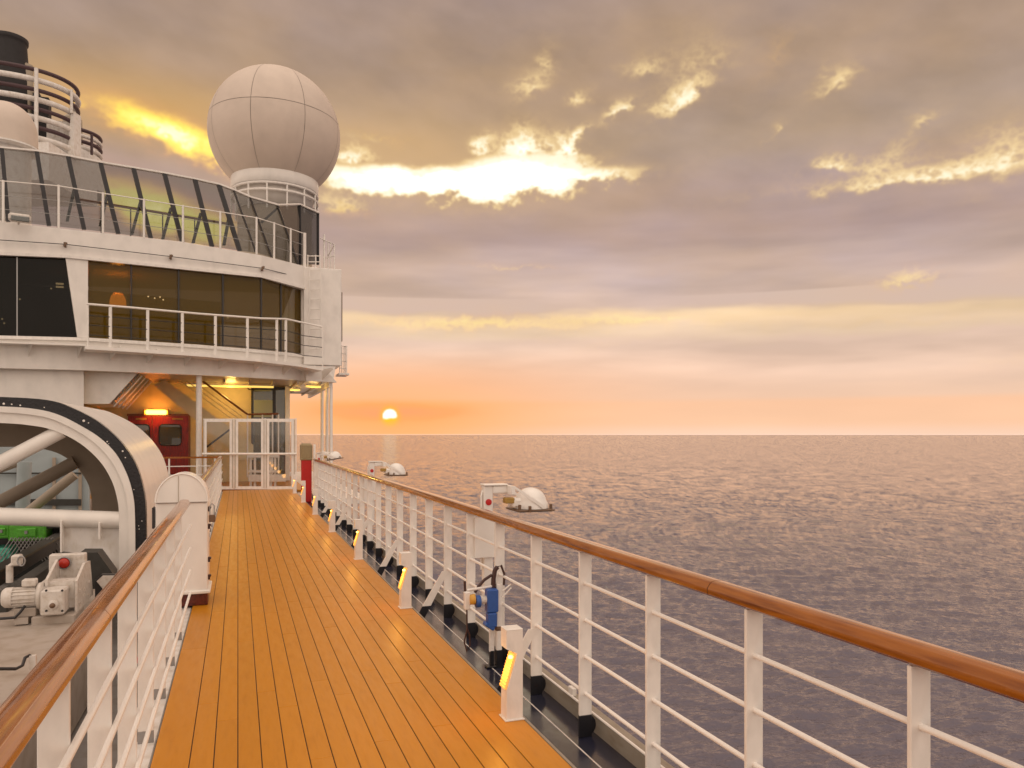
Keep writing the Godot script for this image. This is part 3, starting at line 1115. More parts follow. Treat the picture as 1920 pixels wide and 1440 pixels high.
func build_windscreen(back: Vector3) -> void:
	var scr := thing("glass_windscreen", "smoked glass windscreen with slanted dark mullions on the bridge roof", "windscreen", fp(250, 445, 0.5))
	var mull := [[-160, 250, -146, 396], [-70, 266, -55, 406], [3.5, 278, 15.6, 415], [69, 284, 92, 423], [128, 293, 158, 430], [189, 305, 222, 438], [251, 315.5, 283, 446], [309, 325, 342, 453], [366, 336, 398, 462], [411, 346, 450, 470], [439, 357, 481, 474], [469, 369, 510, 482], [521, 385, 560, 496]]
	var s: Shape
	for k in mull.size() - 1:
		var a: Array = mull[k]
		var b: Array = mull[k + 1]
		s = Shape.new()
		s.slab(fp(a[0], a[1], 0.45), fp(b[0], b[1], 0.45), fp(b[2], b[3], 0.45), fp(a[2], a[3], 0.45), back * 0.012)
		part("pane", s, M.smoke_glass, scr)
	for k in mull.size():
		var a: Array = mull[k]
		var w := 4.0 if k < 10 else 1.0
		s = Shape.new()
		s.slab(fp(a[0] - w, a[1], 0.40), fp(a[0] + w, a[1], 0.40), fp(a[2] + w, a[3], 0.40), fp(a[2] - w, a[3], 0.40), back * 0.09)
		part("mullion", s, M.dark_frame, scr)
	s = Shape.new()
	var xs := [-160, 0, 66, 130, 190, 251, 309, 366, 411, 440, 470, 522]
	var up := []
	for q in SCREEN_TOP:
		up.append([q[0], q[1] - 3.0])
	s.band(front_line(up, xs, 0.38), front_line(SCREEN_TOP, xs, 0.38), back * 0.12)
	part("capping", s, M.white_gloss, scr)
	# struts behind the mullions
	for q in [[140, 350, 126, 415], [201, 365, 188, 424], [264, 377, 247, 440], [321, 389, 305, 449], [377, 399, 362, 456], [430, 405, 420, 460]]:
		s = Shape.new()
		s.slab(fp(q[0] - 3, q[1], 0.75), fp(q[0] + 3, q[1], 0.75), fp(q[2] + 3, q[3], 0.75), fp(q[2] - 3, q[3], 0.75), back * 0.05)
		part("strut", s, M.dark_frame, scr)
	# glazed corner
	s = Shape.new()
	s.slab(fp(524, 387, 0.45), pix(562, 385, 26.0), pix(562, 494, 26.0), fp(560, 496, 0.45), back * 0.012)
	part("pane", s, M.dark_smoke, scr)
	s = Shape.new()
	s.slab(pix(562, 385, 26.0), pix(597, 400, 27.0), pix(597, 496, 27.0), pix(562, 496, 26.0), back * 0.012)
	part("pane", s, M.dark_smoke, scr)
	for q in [[562, 384, 26.0, 2.6], [597, 400, 27.0, 1.6]]:
		s = Shape.new()
		s.slab(pix(q[0] - q[3], q[1], q[2] - 0.05), pix(q[0] + q[3], q[1], q[2] - 0.05), pix(q[0] + q[3], 496, q[2] - 0.05), pix(q[0] - q[3], 496, q[2] - 0.05), back * 0.1)
		part("mullion", s, M.dark_frame, scr)
	s = Shape.new()
	s.tube([fp(522, 384, 0.45), pix(562, 383, 25.95), pix(598, 399, 26.95)], 0.035, 6)
	part("capping", s, M.white_gloss, scr)
	s = Shape.new()
	s.slab(fp(488, 416, 1.6), fp(522, 386, 0.6), fp(526, 388, 0.6), fp(492, 419, 1.6), back * 0.05)
	part("strut", s, M.dark_frame, scr)
	# wooden rail on the roof deck behind the glass
	var inner := thing("roof_handrail", "brown wooden handrail on the roof deck behind the smoked glass", "handrail", fp(280, 440, 1.6))
	s = Shape.new()
	s.tube([fp(150, 374, 1.6), fp(184, 380, 1.6), fp(375, 411, 1.6), fp(430, 420, 1.6)], 0.04, 8)
	part("rail", s, M.old_wood, inner)
	for px in [190, 245, 305, 365]:
		s = Shape.new()
		s.tube([fp(px, 380 + (px - 184) * 0.16, 1.6), fp(px, 455, 1.6)], 0.02, 6)
		part("post", s, M.dark_frame, inner)
	# safety railing in front of the glass
	var fence := thing("parapet_railing", "thin white stanchions and wires along the top of the parapet", "railing", fp(250, 445, -0.05))
	var posts := [[6, 338, 418], [110, 347, 428], [193, 361, 437], [270, 373, 446], [343, 385, 454], [413, 396, 465], [481, 407, 476], [514, 417, 485], [545, 428, 493], [571, 437, 500]]
	for q in posts:
		s = Shape.new()
		s.tube([fp(q[0], q[2] + 1.0, 0.02), fp(q[0], q[1], 0.02)], 0.032 if q[0] < 560 else 0.055, 8)
		part("stanchion", s, M.white_gloss, fence)
	for f in [0.02, 0.36, 0.68]:
		var w := [fp(-100, lerpf(331, 405, f), 0.02)]
		for q in posts:
			w.append(fp(q[0], lerpf(q[1], q[2], f), 0.02))
		s = Shape.new()
		s.tube(w, 0.016 if f < 0.1 else 0.009, 5)
		part("wire", s, M.white_gloss if f < 0.1 else M.steel, fence)
	# gate and ladder hoops above the wing box
	var hoop := thing("wing_roof_railing", "small white railing cage on top of the wing end box", "railing", pix(600, 503, 25.6))
	for q in [[577, 478, 25.3], [592, 478, 25.3], [600, 478, 25.3], [608, 440, 26.2], [615, 452, 27.0], [620, 454, 27.5], [627, 458, 26.0]]:
		s = Shape.new()
		s.tube([pix(q[0], 504, q[2]), pix(q[0], q[1], q[2])], 0.022 if q[0] != 608 else 0.035, 6)
		part("post", s, M.white_gloss, hoop)
	for q in [[[577, 480, 25.3], [600, 480, 25.3]], [[577, 491, 25.3], [600, 491, 25.3]], [[600, 446, 26.2], [627, 459, 26.0], [615, 480, 27.0]], [[627, 480, 26.0], [608, 484, 26.2]]]:
		s = Shape.new()
		var w := []
		for p in q:
			w.append(pix(p[0], p[1], p[2]))
		s.tube(w, 0.018, 6)
		part("rail", s, M.white_gloss, hoop)


func build_radomes() -> void:
	var c := pix(516, 252, 28.0)
	var R := 119.0 * 28.0 / FOCAL
	var dome := thing("satellite_radome", "large cream ball-shaped radome with dark panel seams above the bridge wing", "radome", c + Vector3(0, -R - 0.9, 0))
	var s := Shape.new()
	var prof := []
	for k in 25:
		var a := deg_to_rad(lerpf(-51.0, 90.0, k / 24.0))
		prof.append(Vector2(cos(a), sin(a)) * (R - 0.02))
	s.lathe(prof, c, 48)
	part("core", s, M.seam, dome)
	# panels between the seams
	var seam_lat := 9.0
	for row in [[-51.0, seam_lat, 8], [seam_lat, 62.0, 8], [62.0, 90.0, 1]]:
		for k in row[2]:
			s = Shape.new()
			var p := []
			var inset := 0.22
			for j in 15:
				var a := deg_to_rad(lerpf(row[0] + inset, row[1] - (inset if row[1] < 90.0 else 0.0), j / 14.0))
				p.append(Vector2(cos(a), sin(a)) * R)
			var span: float = TAU / row[2]
			var cut := deg_to_rad(0.22) if row[2] > 1 else 0.0
			s.lathe(p, c, 12 if row[2] > 1 else 48, Basis(), deg_to_rad(22.5) + k * span + cut, span - 2.0 * cut)
			part("panel", s, M.radome, dome)
	s = Shape.new()
	s.lathe([Vector2(1.40, -1.74), Vector2(1.53, -1.74), Vector2(1.53, -2.16), Vector2(1.35, -2.16), Vector2(1.35, -2.9), Vector2(0, -2.9)], c, 40)
	part("neck", s, M.white, dome)
	for y in [-2.22, -2.46]:
		s = Shape.new()
		var ring := []
		for k in 36:
			ring.append(c + Vector3(cos(TAU * k / 36) * 1.5, y, sin(TAU * k / 36) * 1.5))
		s.tube(ring, 0.05, 6, -1.0, true)
		part("platform_rail", s, M.white_gloss, dome)
	for k in 14:
		s = Shape.new()
		var a := TAU * k / 14
		s.tube([c + Vector3(cos(a) * 1.5, -2.2, sin(a) * 1.5), c + Vector3(cos(a) * 1.5, -3.1, sin(a) * 1.5)], 0.035, 6)
		part("platform_post", s, M.white_gloss, dome)
	s = Shape.new()
	s.lathe([Vector2(1.3, -2.2), Vector2(1.3, -5.0)], c, 24)
	part("pedestal", s, M.stack, dome)
	# smaller dome beside the funnel
	var c2 := pix(10, 250, 23.5)
	var small := thing("small_radome", "smaller white domed radome beside the ringed funnel", "radome", c2 + Vector3(0, -1.2, 0))
	s = Shape.new()
	var r2 := 52.0 * 23.5 / FOCAL
	var p2 := [Vector2(r2 * 1.02, -0.42), Vector2(r2 * 1.01, -0.1), Vector2(r2, 0.05)]
	for k in 12:
		var a := deg_to_rad((k + 1) * 7.5)
		p2.append(Vector2(cos(a) * r2, 0.05 + sin(a) * r2 * 1.05))
	s.lathe(p2, c2, 36)
	part("shell", s, M.radome, small)
	s = Shape.new()
	s.lathe([Vector2(0, -0.40), Vector2(r2 * 1.06, -0.42), Vector2(r2 * 1.06, -0.50), Vector2(r2 * 0.8, -0.54), Vector2(r2 * 0.8, -3.4)], c2, 36)
	part("base_ring", s, M.white_worn, small)


func oval(c: Vector3, a: float, b: float, from: float, to: float, steps: int) -> Array:
	# an ellipse whose long side lies across the line of sight
	var right := Vector3(COS, 0, SIN)
	var fwd := Vector3(SIN, 0, -COS)
	var out := []
	for k in steps + 1:
		var g := deg_to_rad(lerpf(from, to, float(k) / steps))
		out.append(c + right * (a * cos(g)) - fwd * (b * sin(g)))
	return out


func build_funnels() -> void:
	var z := 36.0
	var k_ := z / FOCAL
	var funnel := thing("ringed_funnel", "black sooty exhaust funnel inside a cage of curved white and dark rings", "funnel", pix(-10, 300, z))
	var ys := [160, 178, 196, 213, 230, 246, 263, 282]
	var s: Shape
	for k in ys.size():
		s = Shape.new()
		var c := pix(-10, ys[k], z)
		s.tube(oval(c, 146.0 * k_, 100.0 * k_, -40, 220, 44), (0.115 if k % 2 == 1 else 0.085) * 1.15, 8)
		part("ring", s, M.white_worn if k % 2 == 1 else M.dark_ring, funnel)
	for q in [[68, 128, 290, 3.4, 1.8], [134, 168, 212, 2.5, 0.4]]:
		s = Shape.new()
		s.tube([pix(q[0], q[2], z - q[4]), pix(q[0], q[1], z - q[4])], q[3] * k_, 8)
		part("ring_post", s, M.white_worn, funnel)
	s = Shape.new()
	s.slab(pix(133, 208, z - 0.3), pix(138, 208, z - 0.3), pix(139, 292, z - 0.3), pix(127, 292, z - 0.3), Vector3(SIN, 0, -COS) * 0.6)
	part("fin", s, M.white_worn, funnel)
	s = Shape.new()
	var cc := pix(18, 300, z)
	s.lathe([Vector2(0.9, 0), Vector2(0.84, 3.6), Vector2(0.78, 4.3), Vector2(0.7, 5.45), Vector2(0.76, 5.5), Vector2(0.77, 5.68), Vector2(0.66, 5.72), Vector2(0.6, 5.3), Vector2(0.0, 5.3)], cc, 28)
	part("stack", s, M.soot, funnel)
	s = Shape.new()
	s.lathe([Vector2(0.28, 0), Vector2(0.28, 4.45), Vector2(0.2, 4.5), Vector2(0, 4.5)], pix(50, 300, z + 0.2), 16)
	part("side_stack", s, M.stack, funnel)
	s = Shape.new()
	s.box(pix(78, 245, z + 0.4), Vector3(0.7, 3.0, 0.6))
	s.box(pix(30, 245, z + 0.5), Vector3(2.2, 3.4, 1.2))
	part("casing", s, M.soot, funnel)
	s = Shape.new()
	s.box(pix(112, 262, z + 0.6), Vector3(1.0, 1.6, 0.5))
	s.box(pix(20, 330, z + 0.2), Vector3(6.0, 1.7, 4.0), Basis(Vector3.UP, -TURN))
	part("deck_house", s, M.white_worn, funnel)
	var z2 := 40.0
	var k2 := z2 / FOCAL
	var f2 := thing("aft_funnel", "smaller brown exhaust stack with dark curved rings behind the ringed funnel", "funnel", pix(120, 300, z2))
	for k in 4:
		s = Shape.new()
		s.tube(oval(pix(100, 256 + k * 10.5, z2), 83.0 * k2, 60.0 * k2, -40, 220, 36), 0.1, 8)
		part("ring", s, M.dark_ring if k % 2 == 0 else M.white_worn, f2)
	s = Shape.new()
	s.lathe([Vector2(0.5, 0), Vector2(0.45, 2.1), Vector2(0.36, 2.25), Vector2(0, 2.25)], pix(136, 300, z2), 18)
	part("stack", s, M.stack, f2)
	s = Shape.new()
	s.tube([pix(172, 290, z2 - 1.0), pix(172, 252, z2 - 1.0)], 0.07, 6)
	part("ring_post", s, M.dark_ring, f2)
	s = Shape.new()
	s.lathe([Vector2(0, 0.5), Vector2(1.95, 0.42), Vector2(2.25, 0.1), Vector2(2.28, -1.6)], pix(104, 300, z2), 28)
	part("housing", s, M.white_worn, f2)


# ------------------------------------------------------------------ under the wing
func build_under_wing() -> void:
	var back := into_ship()
	var s := Shape.new()
	# ceiling of the sheltered deck
	var ceil_ := thing("wing_soffit", "shaded ceiling panels under the overhanging bridge wing", "ceiling", V(-1, 3.4, 28))
	var fl := fp(-160, 690)
	var outline := [Vector3(fl.x, 3.42, fl.z) + back * 0.3]
	for px in [370, 490, 565]:
		var p := fp(px, 690)
		outline.append(Vector3(p.x, 3.42, p.z) + back * 0.36)
	outline += [V(2.95, 3.42, 26.2), V(2.95, 3.42, 34.4), V(-14, 3.42, 34.4)]
	s.extrude(outline, Vector3(0, 0.1, 0))
	part("panel_field", s, M.ceiling, ceil_)
	for k in 5:
		s = Shape.new()
		s.box(V(-0.4 + k * 0.75, 3.375, 30.2), Vector3(0.05, 0.09, 8.2))
		part("batten", s, M.ceiling, ceil_)
	s = Shape.new()
	s.box(V(2.9, 3.33, 30.2), Vector3(0.1, 0.18, 8.3))
	part("edge_beam", s, M.white, ceil_)
	# the deckhouse wall
	var house := thing("deckhouse", "cream deckhouse wall under the bridge with red doors and stair", "wall", V(-2, 0, 29.2))
	s = Shape.new()
	s.box(V(-6.14, 1.7, 29.2), Vector3(15.7, 3.44, 0.3))
	part("wall", s, M.cream, house)
	s = Shape.new()
	s.box(V(1.56, 1.7, 36.0), Vector3(0.3, 3.44, 13.0))
	part("wall", s, M.white, house)
	s = Shape.new()
	s.bevelled(V(1.69, 1.7, 29.1), Vector3(0.16, 3.43, 0.5), 0.01)
	part("corner_post", s, M.white, house)
	s = Shape.new()
	s.band([fp(-160, 684, 0.4), fp(157, 692, 0.4)], [fp(-160, 860, 0.4), fp(157, 860, 0.4)], back * 0.2)
	part("fore_wall", s, M.white, house)
	s = Shape.new()
	s.slab(fp(157, 692, 0.4), on(157, 692, 29.0), on(157, 860, 29.0), fp(157, 860, 0.4), Vector3(-0.15, 0, 0))
	part("return_wall", s, M.cream, house)
	# red double door
	var D := 29.0
	var door := thing("red_double_door", "red varnished double door with rounded windows under the orange lamp", "door", on(300, 900, D))
	s = Shape.new()
	s.slab(on(238, 776, D), on(357, 776, D), on(357, 780, D), on(238, 780, D), V(0, 0, 0.04))
	s.slab(on(353, 780, D), on(357, 780, D), on(357, 902, D), on(353, 902, D), V(0, 0, 0.04))
	part("frame", s, M.old_wood, door)
	for leaf in [[240, 284.5], [285.5, 353]]:
		var l := part("leaf", leaf_shape(leaf[0], leaf[1], D - 0.02), M.red_door, door)
		var w0: float = leaf[0] + (13.0 if leaf[0] > 280 else 3.0)
		var w1: float = leaf[1] - (13.0 if leaf[0] > 280 else 4.0)
		s = Shape.new()
		s.extrude(rounded(w0, 796, w1, 835, 7, D - 0.055), V(0, 0, 0.02))
		part("window", s, M.door_glass, l)
		s = Shape.new()
		s.tube(rounded(w0, 796, w1, 835, 7, D - 0.05), 0.022, 6, -1.0, true)
		part("window_rim", s, M.dark_frame, l)
		for k in 5:
			s = Shape.new()
			var x: float = lerpf(leaf[0], leaf[1], (k + 1) / 6.0)
			s.box((on(x, 838, D - 0.032) + on(x, 900, D - 0.032)) / 2, Vector3(0.02, 1.1, 0.012))
			part("groove_bead", s, M.red_door, l)
		s = Shape.new()
		s.slab(on(leaf[1] - 30, 784, D - 0.05), on(leaf[1] - 10, 784, D - 0.05), on(leaf[1] - 10, 787, D - 0.05), on(leaf[1] - 30, 787, D - 0.05), V(0, 0, 0.03))
		part("closer", s, M.ochre, l)
	# the lamp over it
	var at := on(293, 773, D - 0.18)
	var lamp := thing("door_lamp", "glowing orange tube lamp mounted over the red door", "lamp", at)
	s = Shape.new()
	s.bevelled(at + V(0, 0, -0.02), Vector3(0.66, 0.17, 0.12), 0.04)
	part("lamp_diffuser", s, M.door_lamp, lamp)
	for e in [-1, 1]:
		s = Shape.new()
		s.bevelled(at + V(e * 0.37, 0, -0.01), Vector3(0.07, 0.2, 0.15), 0.02)
		part("end_cap", s, M.ochre, lamp)
	s = Shape.new()
	s.box(at + V(0, 0, 0.1), Vector3(0.7, 0.12, 0.09))
	part("back_plate", s, M.ochre, lamp)
	var li := AreaLight3D.new()
	li.name = "door_lamp_light"
	lamp.add_child(li)
	li.position = V(0, 0, -0.1)
	li.area_size = Vector2(0.66, 0.17)
	li.light_color = Color(1.0, 0.62, 0.24)
	li.light_energy = 1.3
	li.area_range = 20.0
	li.shadow_enabled = true
	# vent hood with a louvred slope
	var hood := thing("ventilation_hood", "white boxy air intake with louvred sloping side under the wing", "vent", on(200, 757, 24.6))
	s = Shape.new()
	var a := on(157, 692, 24.5)
	var b := on(259, 698, 24.5)
	var c := on(205, 757, 24.5)
	var d := on(157, 757, 24.5)
	s.extrude([a, b, c, d], V(0, 0, 3.2))
	part("casing", s, M.white, hood)
	for k in 9:
		var f := (k + 0.6) / 9.6
		s = Shape.new()
		var p := b.lerp(c, f) + Vector3(0.03, -0.03, 0)
		s.box(p + V(0, 0, 1.6), Vector3(0.12, 0.02, 2.9), Basis(Vector3(0, 0, 1), 1.2))
		part("louvre", s, M.stack, hood)
	for k in 4:
		s = Shape.new()
		var z := 0.3 + k * 0.87
		s.slab(b + Vector3(0.06, -0.06, 0) + V(0, 0, z), b + Vector3(0.06, -0.06, 0) + V(0, 0, z + 0.1), c + Vector3(0.06, -0.06, 0) + V(0, 0, z + 0.1), c + Vector3(0.06, -0.06, 0) + V(0, 0, z), Vector3(0.02, -0.02, 0))
		part("louvre_frame", s, M.white, hood)
	build_stair()
	# support post beside the screen, and three slim posts at the wing tip
	s = Shape.new()
	var pb := on(373, 700, 24.75)
	s.tube([Vector3(pb.x, 3.42, pb.z), Vector3(pb.x, -0.03, pb.z)], 0.085, 14)
	tag(part("wing_support_post", s, M.white_gloss), "thick round white post holding up the bridge beside the glass screen", "post")
	for k in 3:
		s = Shape.new()
		var q := V(2.92, 0, [28.6, 26.9, 25.7][k] + 0.4)
		s.tube([q + Vector3(0, 3.4, 0), q + Vector3(0, -0.12, 0)], 0.055, 10)
		tag(part("wing_tip_post", s, M.white_gloss), ["slim white post under the wing tip, farthest of three from the red cabinet", "slim white post under the wing tip, middle one of three", "slim white post under the wing tip, closest of three to the red cabinet"][k], "post", "posts under the wing tip")
	# dark glazed door behind the screen
	var dd := thing("dark_glazed_door", "black framed glazed door in the cream wall behind the screen", "door", on(505, 900, D))
	s = Shape.new()
	s.slab(on(471, 726, D - 0.03), on(538, 726, D - 0.03), on(538, 900, D - 0.03), on(471, 900, D - 0.03), V(0, 0, 0.03))
	part("frame", s, M.dark_frame, dd)
	for q in [[475, 511], [517, 534]]:
		s = Shape.new()
		s.slab(on(q[0], 731, D - 0.06), on(q[1], 731, D - 0.06), on(q[1], 894, D - 0.06), on(q[0], 894, D - 0.06), V(0, 0, 0.02))
		part("pane", s, M.door_glass, dd)
	s = Shape.new()
	s.slab(on(476, 750, D - 0.07), on(511, 750, D - 0.07), on(511, 782, D - 0.07), on(476, 782, D - 0.07), V(0, 0, 0.008))
	part("notice", s, mat(lin(0.30, 0.33, 0.27), 0.6), dd)
	# camera
	var cc := on(463, 721, D - 0.3)
	var cam := thing("dome_camera", "small dark security camera under the ceiling beside the glazed door", "camera", cc)
	s = Shape.new()
	s.lathe([Vector2(0, -0.09), Vector2(0.06, -0.07), Vector2(0.09, 0), Vector2(0.06, 0.07), Vector2(0, 0.09)], cc, 14)
	part("body", s, M.black, cam)
	s = Shape.new()
	s.tube([cc, cc + V(0.05, -0.16, 0.05), cc + V(0.22, -0.2, 0.15), cc + V(0.26, 0.05, 0.25)], 0.02, 6)
	part("cable", s, M.cable, cam)
	# fluorescent lamps on the ceiling
	for q in [[-1.0, 1.55, 27.9, 0.0, "lit yellow fluorescent strip along the soffit above the screen"], [2.15, 0.6, 27.2, 0.6, "short white fluorescent lamp near the edge of the wing soffit"], [1.7, 0.5, 29.4, 0.6, "short white fluorescent lamp deep under the wing soffit"]]:
		var c0 := V(q[0] + q[1] * 0.5, 3.3, q[2])
		var tl := thing("ceiling_tube_light", q[4], "ceiling light", c0)
		s = Shape.new()
		s.bevelled(c0, Vector3(q[1] * (1.8 if q[3] == 0.0 else 1.0), 0.06, 0.12), 0.015, Basis(Vector3.UP, q[3]))
		part("light_tube", s, M.tube_light, tl)
		s = Shape.new()
		s.box(c0 + Vector3(0, 0.055, 0), Vector3(q[1] * (1.82 if q[3] == 0.0 else 1.02), 0.05, 0.15), Basis(Vector3.UP, q[3]))
		part("tray", s, M.white, tl)
		var l := OmniLight3D.new()
		l.name = "tube_glow_light"
		tl.add_child(l)
		l.position = Vector3(0, -0.12, 0)
		l.light_color = Color(1.0, 0.80, 0.42)
		l.light_energy = 1.0 if q[3] == 0.0 else 0.15
		l.light_size = 0.15
		l.omni_range = 20.0
		l.omni_attenuation = 2.0
		l.shadow_enabled = true
	build_screen()


func leaf_shape(x0: float, x1: float, D: float) -> Shape:
	var s := Shape.new()
	s.slab(on(x0, 780, D), on(x1, 780, D), on(x1, 902, D), on(x0, 902, D), V(0, 0, 0.03))
	return s


func rounded(x0: float, y0: float, x1: float, y1: float, r: float, D: float) -> Array:
	var out := []
	for q in [[x1 - r, y0 + r, -90.0], [x1 - r, y1 - r, 0.0], [x0 + r, y1 - r, 90.0], [x0 + r, y0 + r, 180.0]]:
		for k in 5:
			var a := deg_to_rad(q[2] + k * 22.5)
			out.append(on(q[0] + cos(a) * r, q[1] + sin(a) * r, D))
	return out


func build_stair() -> void:
	var D := 27.4
	var st := thing("deck_stair", "cream steel stair with brown handrail rising under the bridge", "stair", on(440, 840, D))
	var s := Shape.new()
	s.extrude([on(309, 712, D), on(475, 834, D), on(475, 862, D), on(455, 862, D), on(288, 722, D)], V(0, 0, 0.03))
	part("stringer", s, M.cream, st)
	s = Shape.new()
	s.extrude([on(309, 712, D + 0.9), on(475, 834, D + 0.9), on(475, 862, D + 0.9), on(455, 862, D + 0.9), on(288, 722, D + 0.9)], V(0, 0, 0.03))
	part("stringer", s, M.cream, st)
	for k in 10:
		var f := k / 10.0
		s = Shape.new()
		var p := on(lerpf(302, 464, f), lerpf(722, 846, f), D)
		s.box(p + V(0, 0, 0.46), Vector3(0.26, 0.03, 0.86))
		part("tread", s, M.stack, st)
	for o in [[336, 713, 455, 800], [348, 713, 455, 790], [360, 713, 458, 784]]:
		s = Shape.new()
		s.tube([on(o[0], o[1], D), on(o[2], o[3], D)], 0.016, 6)
		part("rod", s, M.cream, st)
	s = Shape.new()
	s.tube([on(378, 713, D), on(464, 777, D), on(522, 776, D)], 0.035, 8)
	part("handrail", s, M.old_wood, st)
	for px in [464, 492, 511, 522]:
		s = Shape.new()
		s.tube([on(px, 777, D), on(px, 895, D)], 0.03, 6)
		part("post", s, M.white_gloss, st)
	s = Shape.new()
	s.tube([on(388, 838, D - 0.6), on(434, 803, D - 0.6)], 0.03, 8)
	part("lower_handrail", s, M.dark_frame, st)


func build_screen() -> void:
	var D := 24.25
	var scr := thing("glass_screen", "three-panel white framed glass screen closing the end of the walkway", "glass screen", V(0.4, 0, D))
	for q in [[381, 437], [440, 496], [498.5, 553]]:
		var s := Shape.new()
		var w := 6.5
		s.slab(on(q[0], 785, D), on(q[1], 785, D), on(q[1], 791, D), on(q[0], 791, D), V(0, 0, 0.07))
		s.slab(on(q[0], 912, D), on(q[1], 912, D), on(q[1], 917.5, D), on(q[0], 917.5, D), V(0, 0, 0.07))
		s.slab(on(q[0], 791, D), on(q[0] + w, 791, D), on(q[0] + w, 912, D), on(q[0], 912, D), V(0, 0, 0.07))
		s.slab(on(q[1] - w, 791, D), on(q[1], 791, D), on(q[1], 912, D), on(q[1] - w, 912, D), V(0, 0, 0.07))
		var f := part("frame", s, M.white_gloss, scr)
		s = Shape.new()
		s.slab(on(q[0] + w, 791, D + 0.03), on(q[1] - w, 791, D + 0.03), on(q[1] - w, 912, D + 0.03), on(q[0] + w, 912, D + 0.03), V(0, 0, 0.01))
		part("pane", s, M.clear_glass, f)
		s = Shape.new()
		for e in [q[0] + 1.2, q[1] - 1.2]:
			s.slab(on(e - 0.5, 787, D - 0.008), on(e + 0.5, 787, D - 0.008), on(e + 0.5, 915, D - 0.008), on(e - 0.5, 915, D - 0.008), V(0, 0, 0.006))
		part("frame_bead", s, M.stack, f)
	var s := Shape.new()
	s.tube([on(379, 851, D - 0.1), on(556, 851, D - 0.1)], 0.035, 8)
	part("push_bar", s, M.white_gloss, scr)
	for px in [383, 438, 497, 552]:
		s = Shape.new()
		s.tube([on(px, 851, D - 0.1), on(px, 851, D + 0.02)], 0.02, 6)
		part("bar_stay", s, M.white_gloss, scr)
	for px in [438.5, 497.2, 555]:
		s = Shape.new()
		s.slab(on(px - 1, 784, D + 0.01), on(px + 1, 784, D + 0.01), on(px + 1, 920, D + 0.01), on(px - 1, 920, D + 0.01), V(0, 0, 0.06))
		part("mullion", s, M.white_gloss, scr)
	s = Shape.new()
	s.slab(on(379, 917.8, D - 0.01), on(557, 917.8, D - 0.01), on(557, 921, D - 0.01), on(379, 921, D - 0.01), V(0, 0, 0.1))
	part("threshold", s, M.old_wood, scr)
	# white table stand behind the glass
	var tb := thing("white_table_frame", "white metal stand with shelf behind the glass screen", "stand", on(495, 915, 26.0))
	for px in [470, 478, 508, 516]:
		s = Shape.new()
		s.slab(on(px - 2.2, 856, 26.0), on(px + 2.2, 856, 26.0), on(px + 2.2, 912, 26.0), on(px - 2.2, 912, 26.0), V(0, 0, 0.05))
		part("leg", s, M.white_gloss, tb)
	for q in [[463, 853, 524, 858], [466, 882, 524, 886], [466, 890, 536, 903]]:
		s = Shape.new()
		s.slab(on(q[0], q[1], 25.95), on(q[2], q[1], 25.95), on(q[2], q[3], 25.95), on(q[0], q[3], 25.95), V(0, 0, 0.5))
		part("shelf", s, M.white_gloss, tb)


# ------------------------------------------------------------------ the sliding roof arch to port
func profile(pts: Array, along: float) -> Array:
	var out := []
	for q in pts:
		out.append(on(q[0], q[1], along))
	# smooth the traced corner points
	var soft := []
	for k in out.size() - 1:
		var a: Vector3 = out[maxi(k - 1, 0)]
		var b: Vector3 = out[k]
		var c: Vector3 = out[k + 1]
		var d: Vector3 = out[mini(k + 2, out.size() - 1)]
		for j in 4:
			soft.append(b.cubic_interpolate(c, a, d, j / 4.0))
	var e: Vector3 = out[out.size() - 1]
	soft.append(e)
	soft.append(Vector3(e.x, -0.75, e.z))
	return soft


func ring_between(outer: Array, inner: Array, push: Vector3) -> Shape:
	var s := Shape.new()
	for k in outer.size() - 1:
		s.slab(outer[k], outer[k + 1], inner[k + 1], inner[k], push)
	return s


func smooth_sheet(line: Array, push: Vector3) -> Shape:
	var s := Shape.new()
	var nn := []
	for k in line.size():
		var d: Vector3 = line[mini(k + 1, line.size() - 1)] - line[maxi(k - 1, 0)]
		nn.append(Vector3(-d.y, d.x, 0).normalized())
	for k in line.size() - 1:
		s.soft_quad(line[k], line[k + 1], line[k + 1] + push, line[k] + push, nn[k], nn[k + 1], nn[k + 1], nn[k])
	return s


